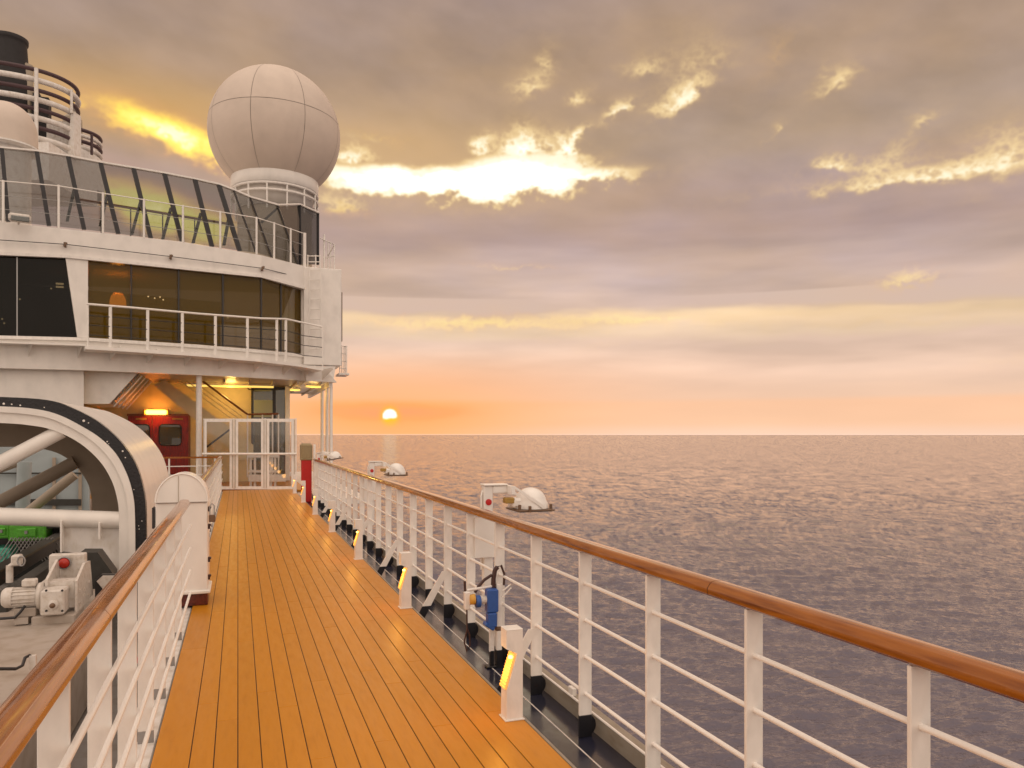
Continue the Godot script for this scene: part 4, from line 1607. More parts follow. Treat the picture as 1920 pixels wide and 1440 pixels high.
func build_roof_arch() -> void:
	var D := 9.8
	var outer := profile([[-420, 733], [-200, 738], [0, 744], [89, 750], [133, 764], [178, 787], [211, 813], [235.5, 840], [255.5, 873], [268, 913], [273, 951], [274, 1010]], D)
	var mid := profile([[-420, 751], [-200, 756], [0, 762], [67, 767], [111, 778], [155, 800], [189, 822], [218, 851], [238, 888], [249, 924], [253, 955], [254, 1010]], D)
	var step := profile([[-420, 762], [-200, 767], [0, 773], [67, 779], [104, 788], [147, 809], [180, 832], [207, 861], [227, 897], [237, 930], [241, 960], [242, 1010]], D)
	var inner := profile([[-420, 782], [-200, 787], [0, 793], [60, 798], [95, 805], [133, 821], [164, 842], [192, 871], [211, 905], [220, 937], [223, 962], [223, 1010]], D)
	var arch := thing("sliding_roof_arch", "white rounded end of a sliding roof with black rubber seal", "roof arch", V(-2.5, -0.75, D))
	part("shell", smooth_sheet(outer, V(0, 0, 3.4)), M.white, arch)
	var seal := part("rubber_seal", ring_between(outer, mid, V(0, 0, 0.12)), M.black_rubber, arch)
	for q in [[7, 757, 3.0], [22, 758, 2.0], [38, 760, 2.2], [83, 764, 1.6], [157, 789, 3.4], [166, 793, 1.8], [201, 828, 2.0], [204, 832, 1.2], [235, 858, 1.8], [251, 918, 1.3], [266, 977, 1.5], [260, 986, 1.3], [261, 992, 1.5], [230, 846, 2.4]]:
		var fleck := Shape.new()
		fleck.lathe([Vector2(0, 0.004), Vector2(q[2] * 0.0034, 0.003), Vector2(q[2] * 0.0042, 0)], on(q[0], q[1], D - 0.001), 7, Basis(Vector3(0, 0, 1), q[0]) * Basis(Vector3(1, 0, 0), PI / 2))
		part("paint_fleck", fleck, M.white_worn, seal)
	var lift := []
	for p in mid:
		lift.append(p + V(0, 0, -0.03))
	var lift2 := []
	for p in step:
		lift2.append(p + V(0, 0, -0.03))
	part("front_flange", ring_between(lift, lift2, V(0, 0, 0.2)), M.white, arch)
	part("front_ring", ring_between(step, inner, V(0, 0, 0.16)), M.white, arch)
	part("lining", smooth_sheet(step, V(0, 0, 3.3)), M.lining, arch)
	# rear ring and its opening
	var rear := profile([[-420, 838], [-200, 838], [0, 838], [50, 838], [90, 844], [117, 854], [140, 871], [155, 890], [165, 907], [170, 925], [172, 945], [172, 990]], D + 3.3)
	var rear_out := []
	for p in step:
		rear_out.append(p + V(0, 0, 3.3))
	part("rear_ring", ring_between(rear_out, rear, V(0, 0, 0.12)), M.lining, arch)
	# pipes
	var s := Shape.new()
	s.tube([on(-300, 958, D + 0.1), on(0, 968, D + 0.1), on(226, 975, D + 0.1)], 0.098, 18)
	part("tie_pipe", s, M.white, arch)
	for q in [[-60, 900, 116, 808, 0.1, 0.083], [-40, 963, 142, 866, 3.3, 0.1], [-40, 892, 36, 866, 6.2, 0.08], [50, 962, 140, 890, 5.0, 0.08]]:
		s = Shape.new()
		s.tube([on(q[0], q[1], D + q[4]), on(q[2], q[3], D + q[4])], q[5], 14)
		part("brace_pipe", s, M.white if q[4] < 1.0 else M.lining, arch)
	s = Shape.new()
	s.tube([on(46, 866, D + 5.6), on(42, 962, D + 5.6)], 0.11, 14)
	part("brace_pipe", s, M.blue_wall, arch)
	# gusset plate under the pipe
	s = Shape.new()
	s.extrude([on(117, 983, D + 0.12), on(225, 985, D + 0.12), on(225, 1098, D + 0.12), on(212, 1090, D + 0.12), on(190, 1040, D + 0.12), on(117, 1034, D + 0.12)], V(0, 0, 0.03))
	part("gusset_plate", s, M.white_worn, arch)
	for q in [[117, 975, 1034], [188, 979, 1010]]:
		s = Shape.new()
		s.box((on(q[0], q[1], D + 0.04) + on(q[0], q[2], D + 0.04)) / 2, Vector3(0.016, (q[2] - q[1]) * 8.6 / FOCAL, 0.16))
		part("rib", s, M.white, arch)
	# wall of the pool room beyond, with panels
	var wall := thing("pool_room_wall", "pale blue grey panelled wall seen through the roof arch", "wall", V(-4, -0.75, 18.2))
	s = Shape.new()
	s.box(V(-6.0, 0.42, 18.3), Vector3(6.1, 2.35, 0.15))
	part("wall", s, M.blue_wall, wall)
	for px in [34, 101, 150]:
		s = Shape.new()
		s.slab(on(px - 3, 858, 18.15), on(px + 3, 858, 18.15), on(px + 3, 960, 18.15), on(px - 3, 960, 18.15), V(0, 0, 0.05))
		part("stud", s, M.lining, wall)
	for q in [[886, 889], [936, 948]]:
		s = Shape.new()
		s.slab(on(-100, q[0], 18.12), on(152, q[0], 18.12), on(152, q[1], 18.12), on(-100, q[1], 18.12), V(0, 0, 0.04))
		part("rail", s, M.dark_steel, wall)


func build_machinery() -> void:
	var s := Shape.new()
	# flat housing that carries the drive
	var house := thing("machinery_housing", "wide flat beige machinery housing beside the walkway rail", "housing", V(-3.2, -0.75, 6))
	s = Shape.new()
	s.bevelled(V(-3.14, -0.325, 6.1), Vector3(3.8, 0.85, 5.2), 0.03)
	part("casing", s, M.hatch, house)
	s = Shape.new()
	s.box(V(-1.23, 0.09, 6.1), Vector3(0.05, 0.05, 5.25))
	s.box(V(-3.14, 0.085, 3.48), Vector3(3.87, 0.05, 0.05))
	part("edge_strip", s, M.dark_steel, house)
	# ventilation grating below the rail
	var grate := thing("louvre_grating", "dark slatted grating set beside the walkway curb", "grating", V(-0.95, -0.75, 4))
	s = Shape.new()
	s.box(V(-0.9, -0.76, 4.0), Vector3(0.5, 0.02, 2.6))
	part("tray", s, M.black, grate)
	for k in 36:
		s = Shape.new()
		s.box(V(-0.9, -0.73, 2.75 + k * 0.07), Vector3(0.48, 0.02, 0.02))
		part("slat", s, M.steel, grate)
	# drive unit
	var DD := 7.3
	var sc := depth_on(90, DD) / FOCAL
	var drive := thing("roof_drive_motor", "white electric drive motor with gearbox and round red lamp", "motor", on(95, 1165, DD))
	var y0 := on(50, 1120, DD)
	var sides := Basis(Vector3(0, 0, 1), PI / 2)
	s = Shape.new()
	s.lathe([Vector2(0, 32 * sc), Vector2(14 * sc, 31 * sc), Vector2(18.5 * sc, 26 * sc), Vector2(19 * sc, 14 * sc), Vector2(17 * sc, 13 * sc)], on(41, 1119, DD), 20, sides)
	part("fan_cover", s, M.machine, drive)
	s = Shape.new()
	s.lathe([Vector2(15.5 * sc, 15 * sc), Vector2(15.5 * sc, -30 * sc)], on(41, 1119, DD), 20, sides)
	part("motor_body", s, M.machine, drive)
	for k in 16:
		var a := TAU * k / 16
		s = Shape.new()
		s.box(on(46, 1119, DD) + Vector3(0, cos(a), sin(a)) * 16.5 * sc, Vector3(38 * sc, 4.0 * sc, 1.4 * sc), Basis(Vector3(1, 0, 0), a))
		part("cooling_fin", s, M.machine, drive)
	s = Shape.new()
	s.lathe([Vector2(0, 4 * sc), Vector2(24 * sc, 4 * sc), Vector2(25 * sc, 0), Vector2(24 * sc, -5 * sc), Vector2(17 * sc, -5 * sc), Vector2(17 * sc, -12 * sc), Vector2(0, -12 * sc)], on(76, 1117, DD), 24, sides)
	part("flange", s, M.machine, drive)
	s = Shape.new()
	s.bevelled(on(56, 1092, DD), Vector3(23 * sc, 13 * sc, 0.09), 0.008)
	part("terminal_box", s, M.machine, drive)
	s = Shape.new()
	s.bevelled(on(103, 1126, DD - 0.06), Vector3(39 * sc, 46 * sc, 0.2), 0.012)
	part("gearbox", s, M.machine, drive)
	s = Shape.new()
	s.lathe([Vector2(0, 0.05), Vector2(7.5 * sc, 0.05), Vector2(8.5 * sc, 0.03), Vector2(8.5 * sc, 0)], on(101, 1133, DD - 0.16), 18, Basis(Vector3(1, 0, 0), PI / 2))
	part("hub", s, M.machine, drive)
	s = Shape.new()
	s.lathe([Vector2(0, 0.07), Vector2(4.5 * sc, 0.065), Vector2(4.8 * sc, 0.04)], on(101, 1133, DD - 0.16), 14, Basis(Vector3(1, 0, 0), PI / 2))
	part("shaft_end", s, M.brown_metal, drive)
	for q in [[87, 1107], [117, 1107], [87, 1145], [117, 1145]]:
		s = Shape.new()
		s.lathe([Vector2(0, 0.012), Vector2(0.009, 0.012), Vector2(0.009, 0)], on(q[0], q[1], DD - 0.165), 8, Basis(Vector3(1, 0, 0), PI / 2))
		part("bolt", s, M.dark_frame, drive)
	s = Shape.new()
	s.box(on(112, 1112, DD + 0.12), Vector3(56 * sc, 50 * sc, 0.16))
	part("housing", s, M.machine, drive)
	s = Shape.new()
	var q0 := on(141, 1088, DD)
	s.extrude([on(140, 1148, DD), on(140, 1090, DD), on(140, 1090, DD) + V(0, 0.10, 0.35), on(140, 1090, DD) + V(0, 0.08, 0.6), on(140, 1148, DD) + V(0, 0, 0.75)], Vector3(0.02, 0, 0))
	part("side_plate", s, M.machine, drive)
	s = Shape.new()
	s.extrude([on(84, 1100, DD), on(84, 1088, DD), on(84, 1090, DD) + V(0, 0.12, 0.4), on(84, 1100, DD) + V(0, 0, 0.5)], Vector3(0.02, 0, 0))
	part("side_plate", s, M.machine, drive)
	for k in 6:
		s = Shape.new()
		var p := on(141, 1140, DD) + V(0.022, 0.02 + (k % 2) * 0.03 + (k / 3) * 0.08, 0.1 + (k % 3) * 0.2)
		s.box(p, Vector3(0.012, 0.018, 0.03))
		part("stud", s, M.machine, drive)
	s = Shape.new()
	s.bevelled(on(128, 1068, DD + 0.55), Vector3(62 * sc * 1.05, 66 * sc, 0.1), 0.01)
	part("rear_plate", s, M.machine, drive)
	s = Shape.new()
	s.lathe([Vector2(0, 0.05), Vector2(8 * sc, 0.045), Vector2(10.5 * sc, 0.02), Vector2(10.5 * sc, 0)], on(121, 1055, DD + 0.48), 22, Basis(Vector3(1, 0, 0), PI / 2))
	part("red_lens", s, M.red_lens, drive)
	s = Shape.new()
	s.lathe([Vector2(12.5 * sc, 0.0), Vector2(12.5 * sc, 0.025), Vector2(10.5 * sc, 0.03), Vector2(10.5 * sc, 0)], on(121, 1055, DD + 0.48), 22, Basis(Vector3(1, 0, 0), PI / 2))
	part("lens_bezel", s, M.steel, drive)
	s = Shape.new()
	s.bevelled(on(110, 1153, DD + 0.1), Vector3(72 * sc, 17 * sc, 0.4), 0.01)
	part("plinth", s, M.hatch, drive)
	s = Shape.new()
	s.bevelled(on(50, 1146, DD), Vector3(36 * sc, 16 * sc, 0.12), 0.006)
	s.box(on(45, 1160, DD), Vector3(22 * sc, 12 * sc, 0.18))
	part("motor_foot", s, M.hatch, drive)
	s = Shape.new()
	s.tube([on(0, 1160, DD - 0.1), on(28, 1158, DD - 0.1), on(38, 1148, DD - 0.1), on(47, 1136, DD - 0.1)], 0.012, 6)
	part("cable", s, M.dark_frame, drive)
	# track beams running aft under the roof
	for q in [[-1.95, 0.17, 0.12, "black steel track beam beside the drive motor"], [-2.75, -0.06, 0.2, "outer dark steel track beam running under the roof arch"]]:
		s = Shape.new()
		s.bevelled(V(q[0], q[1], 11.6), Vector3(q[2], 0.18, 7.6), 0.015)
		s.box(V(q[0], (q[1] - 0.84) / 2, 9.0), Vector3(q[2] * 0.6, q[1] + 0.66, 0.2))
		s.box(V(q[0], (q[1] - 0.84) / 2, 14.0), Vector3(q[2] * 0.6, q[1] + 0.66, 0.2))
		tag(part("track_beam", s, M.dark_steel), q[3], "track beam")
	# dark sheet metal chute right of the motor
	var ch := thing("sheet_metal_chute", "dark sheet metal cover with pale funnel beside the drive motor", "chute", on(195, 1150, 8.4))
	s = Shape.new()
	s.extrude([on(150, 1036, 8.9), on(183, 1036, 8.9), on(212, 1076, 8.9), on(212, 1150, 8.9), on(150, 1150, 8.9)], V(0, 0, 0.3))
	part("cover", s, M.dark_steel, ch)
	s = Shape.new()
	s.extrude([on(178, 1088, 8.0), on(190, 1077, 8.0), on(216, 1077, 8.0), on(216, 1130, 8.0), on(178, 1130, 8.0)], V(0, 0, 0.06))
	part("frame", s, M.dark_frame, ch)
	s = Shape.new()
	s.extrude([on(181, 1090, 7.97), on(192, 1080, 7.97), on(214, 1080, 7.97), on(196, 1108, 7.97)], V(0, 0, 0.03))
	part("funnel", s, M.machine, ch)
	# green crates and chain link beyond
	for q in [[12, 990, 24, 26, "green", "green storage crate with catches at the end of the row"], [58, 992, 60, 30, "green", "long green storage crate above the chain link fence"], [10, 1038, 30, 34, "teal", "turquoise storage crate under the green crates"]]:
		var D := 14.6
		var c := on(q[0], q[1] + 3, D)
		var sc2 := depth_on(q[0], D) / FOCAL
		var cr := thing("storage_crate", q[5], "crate", c + Vector3(0, -q[3] * sc2 / 2, 0))
		s = Shape.new()
		s.bevelled(c, Vector3(q[2] * sc2, q[3] * sc2, 0.5), 0.02)
		part("body", s, M[q[4]], cr)
		s = Shape.new()
		s.bevelled(c + V(0, 0, -0.27), Vector3(q[2] * sc2 * 0.5, q[3] * sc2 * 0.5, 0.05), 0.01)
		part("front_panel", s, M[q[4]], cr)
		s = Shape.new()
		s.box(c + V(0, 0.01, -0.31), Vector3(0.04, 0.05, 0.03))
		part("catch", s, M.steel, cr)
	var stand := thing("crate_rack", "dark steel rack carrying the green storage crates", "rack", V(-4.2, -0.75, 14.9))
	s = Shape.new()
	s.box(V(-3.9, 0.13, 14.75), Vector3(2.6, 0.03, 0.7))
	s.box(V(-3.9, -0.33, 15.0), Vector3(2.4, 0.9, 0.05))
	part("shelf", s, M.dark_steel, stand)
	s = Shape.new()
	s.box(V(-4.35, -0.45, 14.7), Vector3(0.8, 0.6, 0.6))
	part("lower_shelf", s, M.dark_steel, stand)
	var fence := thing("chain_link_fence", "chain link fence panel behind the drive motor", "fence", on(50, 1045, 13.6))
	for k in 12:
		s = Shape.new()
		var a := on(22 + k * 7, 1008, 13.6)
		var b := on(22 + k * 7 - 30, 1052, 13.6)
		var c := on(22 + k * 7 + 30, 1052, 13.6)
		s.tube([a, b], 0.008, 5)
		s.tube([a + V(0, 0, 0.01), c + V(0, 0, 0.01)], 0.008, 5)
		part("wire", s, M.steel, fence)
	# small valve behind the motor
	var valve := thing("grey_valve", "small grey valve with loop handle behind the drive motor", "valve", on(30, 1080, 8.2))
	s = Shape.new()
	s.tube([on(18, 1092, 8.2), on(18, 1060, 8.2)], 0.03, 8)
	s.bevelled(on(32, 1050, 8.2), Vector3(0.08, 0.1, 0.1), 0.012)
	s.tube([on(18, 1062, 8.2), on(32, 1052, 8.2)], 0.02, 8)
	part("body", s, M.machine, valve)
	s = Shape.new()
	var loop := []
	for k in 14:
		loop.append(on(40 + cos(TAU * k / 14) * 7, 1052 + sin(TAU * k / 14) * 9, 8.15))
	s.tube(loop, 0.008, 5, -1.0, true)
	part("handle", s, M.steel, valve)
	# cable stub on the housing
	var stub := thing("cable_stub", "short grey post with looping cable on the flat housing", "cable post", on(62, 1252, 3.9))
	s = Shape.new()
	s.box(on(62, 1241, 3.9), Vector3(0.025, 0.06, 0.025))
	part("post", s, M.machine, stub)
	s = Shape.new()
	s.tube([on(62, 1233, 3.9), on(55, 1229, 3.9), on(47, 1233, 3.88), on(42, 1248, 3.84), on(30, 1254, 3.8), on(-10, 1254, 3.75)], 0.007, 6)
	part("cable", s, M.dark_frame, stub)


# ------------------------------------------------------------------ handrails
const RAIL_SECTION := [Vector2(-0.050, -0.012), Vector2(-0.051, 0.006), Vector2(-0.049, 0.012), Vector2(-0.036, 0.029), Vector2(-0.030, 0.034), Vector2(-0.010, 0.038), Vector2(0.010, 0.038), Vector2(0.030, 0.034), Vector2(0.036, 0.029), Vector2(0.049, 0.012), Vector2(0.051, 0.006), Vector2(0.050, -0.012), Vector2(0.043, -0.022), Vector2(-0.043, -0.022)]

func railing(t: Node3D, x: float, first: float, step: float, count: int, from: float, to: float, joint: float, foot: float, out: float) -> void:
	# wooden handrail in lengths
	var seg := step * 3.0
	var a := joint
	while a > from:
		a -= seg
	var wood := {}
	while a < to:
		var p := maxf(a, from)
		var q := minf(a + seg, to)
		if q - p > 0.05:
			var s := Shape.new()
			s.sweep(RAIL_SECTION, V(x, 1.008, p + 0.0025), V(x, 1.008, q - 0.0025))
			var w := part("handrail", s, M.rail_wood, t)
			s = Shape.new()
			var thin := []
			for c in RAIL_SECTION:
				thin.append(c * 0.965)
			s.sweep(thin, V(x, 1.008, q - 0.01), V(x, 1.008, minf(q + 0.01, to - 0.001)))
			part("joint", s, M.joint, w)
		a += seg
	var post := Shape.new()
	post.bevelled(Vector3(0, 0.512, 0), Vector3(0.078, 0.935, 0.016), 0.003)
	var pm := post.mesh()
	var low := Shape.new()
	low.bevelled(Vector3(0, (0.0445 + foot) / 2, 0), Vector3(0.079, 0.0445 - foot, 0.017), 0.002)
	var knee := []
	for k in 9:
		var g := deg_to_rad(k * 180.0 / 8.0)
		knee.append(Vector3(out * (0.012 + sin(g) * 0.055), foot + 0.065 - cos(g) * 0.062, -0.004))
	low.extrude(knee, Vector3(0, 0, 0.008))
	var lm := low.mesh()
	for k in count:
		var o := part("stanchion", pm, M.white_gloss, t)
		o.position = V(x, 0, first + k * step) - t.position
		var f := part("stanchion_foot", lm, M.black if out > 0.0 else M.lower, o)
	for y in [0.80, 0.59, 0.38, 0.17]:
		var s := Shape.new()
		s.tube([V(x + (0.0 if out > 0.0 else 0.05), y, from), V(x + (0.0 if out > 0.0 else 0.05), y, to)], 0.011 if out > 0.0 else 0.012, 8)
		part("rod", s, M.rod, t)


func build_rails() -> void:
	var star := thing("starboard_railing", "long outboard railing with wooden handrail and white stanchions above the sea", "railing", V(1.873, -0.08, 10))
	var first := 1.713 - 0.763 * 4
	railing(star, 1.873, first, 0.763, 29, -3.0, 20.25, 5.0 + 0.763 * 0.0, -0.08, 1.0)
	# sloping braces on every third stanchion
	for k in range(2, 29, 3):
		var d := first + k * 0.763
		var s := Shape.new()
		var top := V(1.845, 0.34, d - 0.012)
		var low := V(1.655, 0.045, d - 0.012)
		s.hexa([top + Vector3(-0.03, 0.02, 0), top + Vector3(0.03, 0.02, 0), low + Vector3(0.05, 0, 0), low + Vector3(-0.03, 0, 0), top + Vector3(-0.03, 0.02, -0.012), top + Vector3(0.03, 0.02, -0.012), low + Vector3(0.05, 0, -0.012), low + Vector3(-0.03, 0, -0.012)])
		var b := part("brace", s, M.white_gloss, star)
		s = Shape.new()
		var base := V(1.59, -0.078, d - 0.012)
		s.hexa([low + Vector3(-0.03, 0, 0), low + Vector3(0.05, 0, 0), base + Vector3(0.05, 0, 0), base + Vector3(-0.03, 0, 0), low + Vector3(-0.03, 0, -0.013), low + Vector3(0.05, 0, -0.013), base + Vector3(0.05, 0, -0.013), base + Vector3(-0.03, 0, -0.013)])
		part("brace_foot", s, M.black, b)
	var port := thing("port_railing", "near inboard railing with wooden handrail ending at the white cabinet", "railing", V(-0.47, 0, 3))
	railing(port, -0.47, 2.38 - 0.735 * 5, 0.735, 12, -3.0, 7.78, 3.0, -0.02, -1.0)
	var far := thing("port_railing", "far inboard railing between the white cabinet and the glass screen", "railing", V(-0.47, 0, 16))
	railing(far, -0.47, 8.95, 0.745, 20, 8.5, 23.6, 10.0, -0.02, -1.0)
	# cross rail with a gate towards the red door
	var gate := thing("cross_railing", "short railing with wooden top rail across the way to the red door", "railing", V(-1.4, 0, 23.7))
	var s := Shape.new()
	s.sweep([Vector2(-0.03, -0.02), Vector2(-0.03, 0.02), Vector2(0.03, 0.02), Vector2(0.03, -0.02)], V(-0.46, 1.0, 23.72), V(-0.46, 1.0, 23.66))
	s.box(V(-1.52, 1.0, 23.7), Vector3(2.1, 0.05, 0.07))
	part("top_rail", s, M.rail_wood, gate)
	for x in [-2.5, -1.98, -1.83, -1.1, -0.62]:
		s = Shape.new()
		s.tube([V(x, 0.98, 23.7), V(x, -0.02, 23.7)], 0.025, 8)
		part("post", s, M.white_gloss, gate)
	for y in [0.25, 0.5, 0.75]:
		s = Shape.new()
		s.tube([V(-2.5, y, 23.7), V(-0.5, y, 23.7)], 0.016, 6)
		part("rod", s, M.white_gloss, gate)
	s = Shape.new()
	s.bevelled(V(-1.9, 0.5, 23.68), Vector3(0.2, 0.1, 0.06), 0.01)
	part("latch", s, M.machine, gate)


# ------------------------------------------------------------------ things along the walkway
func build_walkway_things() -> void:
	build_cabinet()
	build_step_lights()
	build_floodlights()
	build_outlet()
	# red hose cabinet with a canvas hood
	var hose := thing("hose_cabinet", "narrow red cabinet with tan canvas cover on top at the rail end", "cabinet", V(1.66, -0.08, 20.4))
	var s := Shape.new()
	s.bevelled(V(1.66, 0.49, 20.4), Vector3(0.25, 1.14, 0.25), 0.02)
	part("body", s, M.red, hose)
	s = Shape.new()
	s.bevelled(V(1.655, 1.215, 20.4), Vector3(0.29, 0.42, 0.29), 0.05, Basis(Vector3.UP, 0.06))
	part("cover", s, M.canvas, hose)
	s = Shape.new()
	s.bevelled(V(1.655, 1.02, 20.4), Vector3(0.31, 0.05, 0.31), 0.02)
	part("cover_hem", s, M.canvas, hose)
	s = Shape.new()
	s.box(V(1.855, 0.66, 20.32), Vector3(0.05, 1.48, 0.05))
	tag(part("rail_end_post", s, M.white_gloss), "square white post at the end of the outboard railing beside the red cabinet", "post")


func build_cabinet() -> void:
	var x0 := -0.735
	var x1 := -0.275
	var d0 := 7.98
	var cab := thing("service_cabinet", "white round-topped steel cabinet standing on the deck edge", "cabinet", V(-0.5, 0, d0 + 0.2))
	var s := Shape.new()
	var cx := (x0 + x1) / 2
	s.bevelled(V(cx, 0.56, d0 + 0.25), Vector3(x1 - x0, 0.88, 0.5), 0.008)
	part("body", s, M.white, cab)
	s = Shape.new()
	s.bevelled(V(cx + 0.01, 0.135, d0 + 0.24), Vector3(x1 - x0 + 0.03, 0.03, 0.53), 0.006)
	part("skirt", s, M.white, cab)
	var poly := []
	for k in 21:
		var a := PI * k / 20.0
		poly.append(V(cx + cos(a) * (x1 - x0) / 2, 1.005 + sin(a) * 0.27, d0))
	s = Shape.new()
	s.extrude(poly, V(0, 0, 0.5))
	part("rounded_lid", s, M.white, cab)
	s = Shape.new()
	s.tube(poly, 0.009, 6)
	part("lid_rim", s, M.white_gloss, cab)
	s = Shape.new()
	s.box(V(cx - 0.03, 1.13, d0 - 0.002), Vector3(0.005, 0.25, 0.006))
	part("lid_seam", s, M.stack, cab)
	s = Shape.new()
	s.box(V(cx, 1.002, d0 + 0.24), Vector3(x1 - x0 - 0.006, 0.006, 0.51))
	part("gasket", s, M.seam, cab)
	s = Shape.new()
	s.bevelled(V(cx + 0.015, 0.06, d0 + 0.25), Vector3(x1 - x0 - 0.03, 0.12, 0.46), 0.006)
	part("plinth", s, worn(lin(0.13, 0.018, 0.008), 0.3, M.old_wood.albedo_texture, Vector3(4, 4, 4)), cab)
	for y in [0.93, 0.76, 0.44, 0.27]:
		s = Shape.new()
		s.bevelled(V(x1 + 0.012, y, d0 + 0.03), Vector3(0.02, 0.05, 0.03), 0.004)
		s.tube([V(x1 + 0.02, y + 0.012, d0 + 0.01), V(x1 + 0.02, y + 0.012, d0 + 0.06)], 0.012, 6)
		part("hinge", s, M.cable, cab)
	s = Shape.new()
	s.tube([V(x1 + 0.02, 0.86, d0), V(x1 + 0.02, 0.96, d0), V(x1 + 0.04, 0.985, d0), V(x1 + 0.06, 0.96, d0), V(x1 + 0.06, 0.86, d0)], 0.006, 6)
	var sh := part("padlock_shackle", s, M.steel, cab)
	s = Shape.new()
	s.bevelled(V(x1 + 0.04, 0.84, d0), Vector3(0.06, 0.07, 0.03), 0.006)
	part("padlock_body", s, M.brown_metal, sh)
	# white inspection plate left of the cabinet, under the handrail end
	s = Shape.new()
	s.bevelled(V(x0 - 0.02, 0.86, d0 + 0.06), Vector3(0.02, 0.2, 0.12), 0.004)
	part("side_slot", s, M.dark_frame, cab)
	# red ring handle on the railing side
	var ring := thing("red_ring_handle", "thin red ring hung behind the inboard railing", "ring handle", V(-0.62, 0.2, 4.9))
	s = Shape.new()
	var loop := []
	for k in 20:
		loop.append(V(-0.56 + sin(TAU * k / 20) * 0.02, 0.42 + cos(TAU * k / 20) * 0.1, 4.95 + sin(TAU * k / 20) * 0.04))
	s.tube(loop, 0.009, 6, -1.0, true)
	part("hoop", s, M.red, ring)
	s = Shape.new()
	s.box(V(-0.575, 0.26, 4.95), Vector3(0.02, 0.62, 0.02))
	part("bracket", s, M.white_worn, ring)


func build_step_lights() -> void:
	var base := Vector3.ZERO
	var names := ["white bollard step light beside the blue power sockets", "second white bollard step light from the blue power sockets", "third white bollard step light from the blue power sockets", "fourth white bollard step light from the blue power sockets", "fifth white bollard step light from the blue power sockets", "white bollard step light just before the red cabinet", "white bollard step light at the foot of the glass screen"]
	var proto := thing("step_light", names[0], "bollard light", base, "bollard step lights along the walkway")
	var s := Shape.new()
	var outline := [Vector2(-0.05, 0.0), Vector2(0.05, 0.0), Vector2(0.05, 0.52), Vector2(-0.05, 0.52), Vector2(-0.05, 0.415), Vector2(0.016, 0.385), Vector2(-0.048, 0.175)]
	var poly := []
	for p in outline:
		poly.append(Vector3(p.x, p.y, 0.05))
	s.extrude(poly, Vector3(0, 0, -0.1))
	part("bollard", s, M.white_gloss, proto)
	s = Shape.new()
	s.bevelled(Vector3(0, 0.004, 0), Vector3(0.12, 0.008, 0.12), 0.002)
	part("base_plate", s, M.white_worn, proto)
	s = Shape.new()
	s.bevelled(Vector3(0, 0.523, 0), Vector3(0.104, 0.008, 0.104), 0.003)
	part("cap", s, M.white_gloss, proto)
	var a := Vector3(0.010, 0.375, 0)
	var b := Vector3(-0.050, 0.180, 0)
	s = Shape.new()
	var out := Vector3(-(a.y - b.y), (a.x - b.x), 0).normalized() * 0.012
	var lens := [a + Vector3(0, 0, 0.044), a + Vector3(0, 0, -0.044), b + Vector3(0, 0, -0.044), b + Vector3(0, 0, 0.044)]
	s.slab(lens[0], lens[1], lens[2], lens[3], out)
	var lp := part("light_lens", s, M.step_lens, proto)
	s = Shape.new()
	for k in 12:
		var p := a.lerp(b, (k + 0.5) / 12.0) + out * 1.05
		s.box(p, Vector3(0.004, 0.006, 0.09), Basis(Vector3(0, 0, 1), 0.3))
	part("lens_ribs", s, M.step_lens, lp)
	s = Shape.new()
	s.lathe([Vector2(0, 0.012), Vector2(0.012, 0.008), Vector2(0.014, 0), Vector2(0.012, -0.008), Vector2(0, -0.012)], a.lerp(b, 0.1) + out * 2.0 + Vector3(0, 0, 0.03), 10)
	part("light_bulb", s, M.step_bulb, proto)
	var li := OmniLight3D.new()
	li.name = "step_glow_light"
	proto.add_child(li)
	li.position = Vector3(-0.085, 0.30, 0)
	li.light_color = Color(1.0, 0.70, 0.30)
	li.light_energy = 0.032
	li.light_size = 0.06
	li.omni_range = 8.0
	li.omni_attenuation = 2.0
	li.shadow_enabled = true
	proto.position = V(1.505, 0.0, 4.22)
	for k in range(1, 7):
		ship_copy(proto, V(1.505, 0.0, 4.22 + 3.03 * k), names[k])


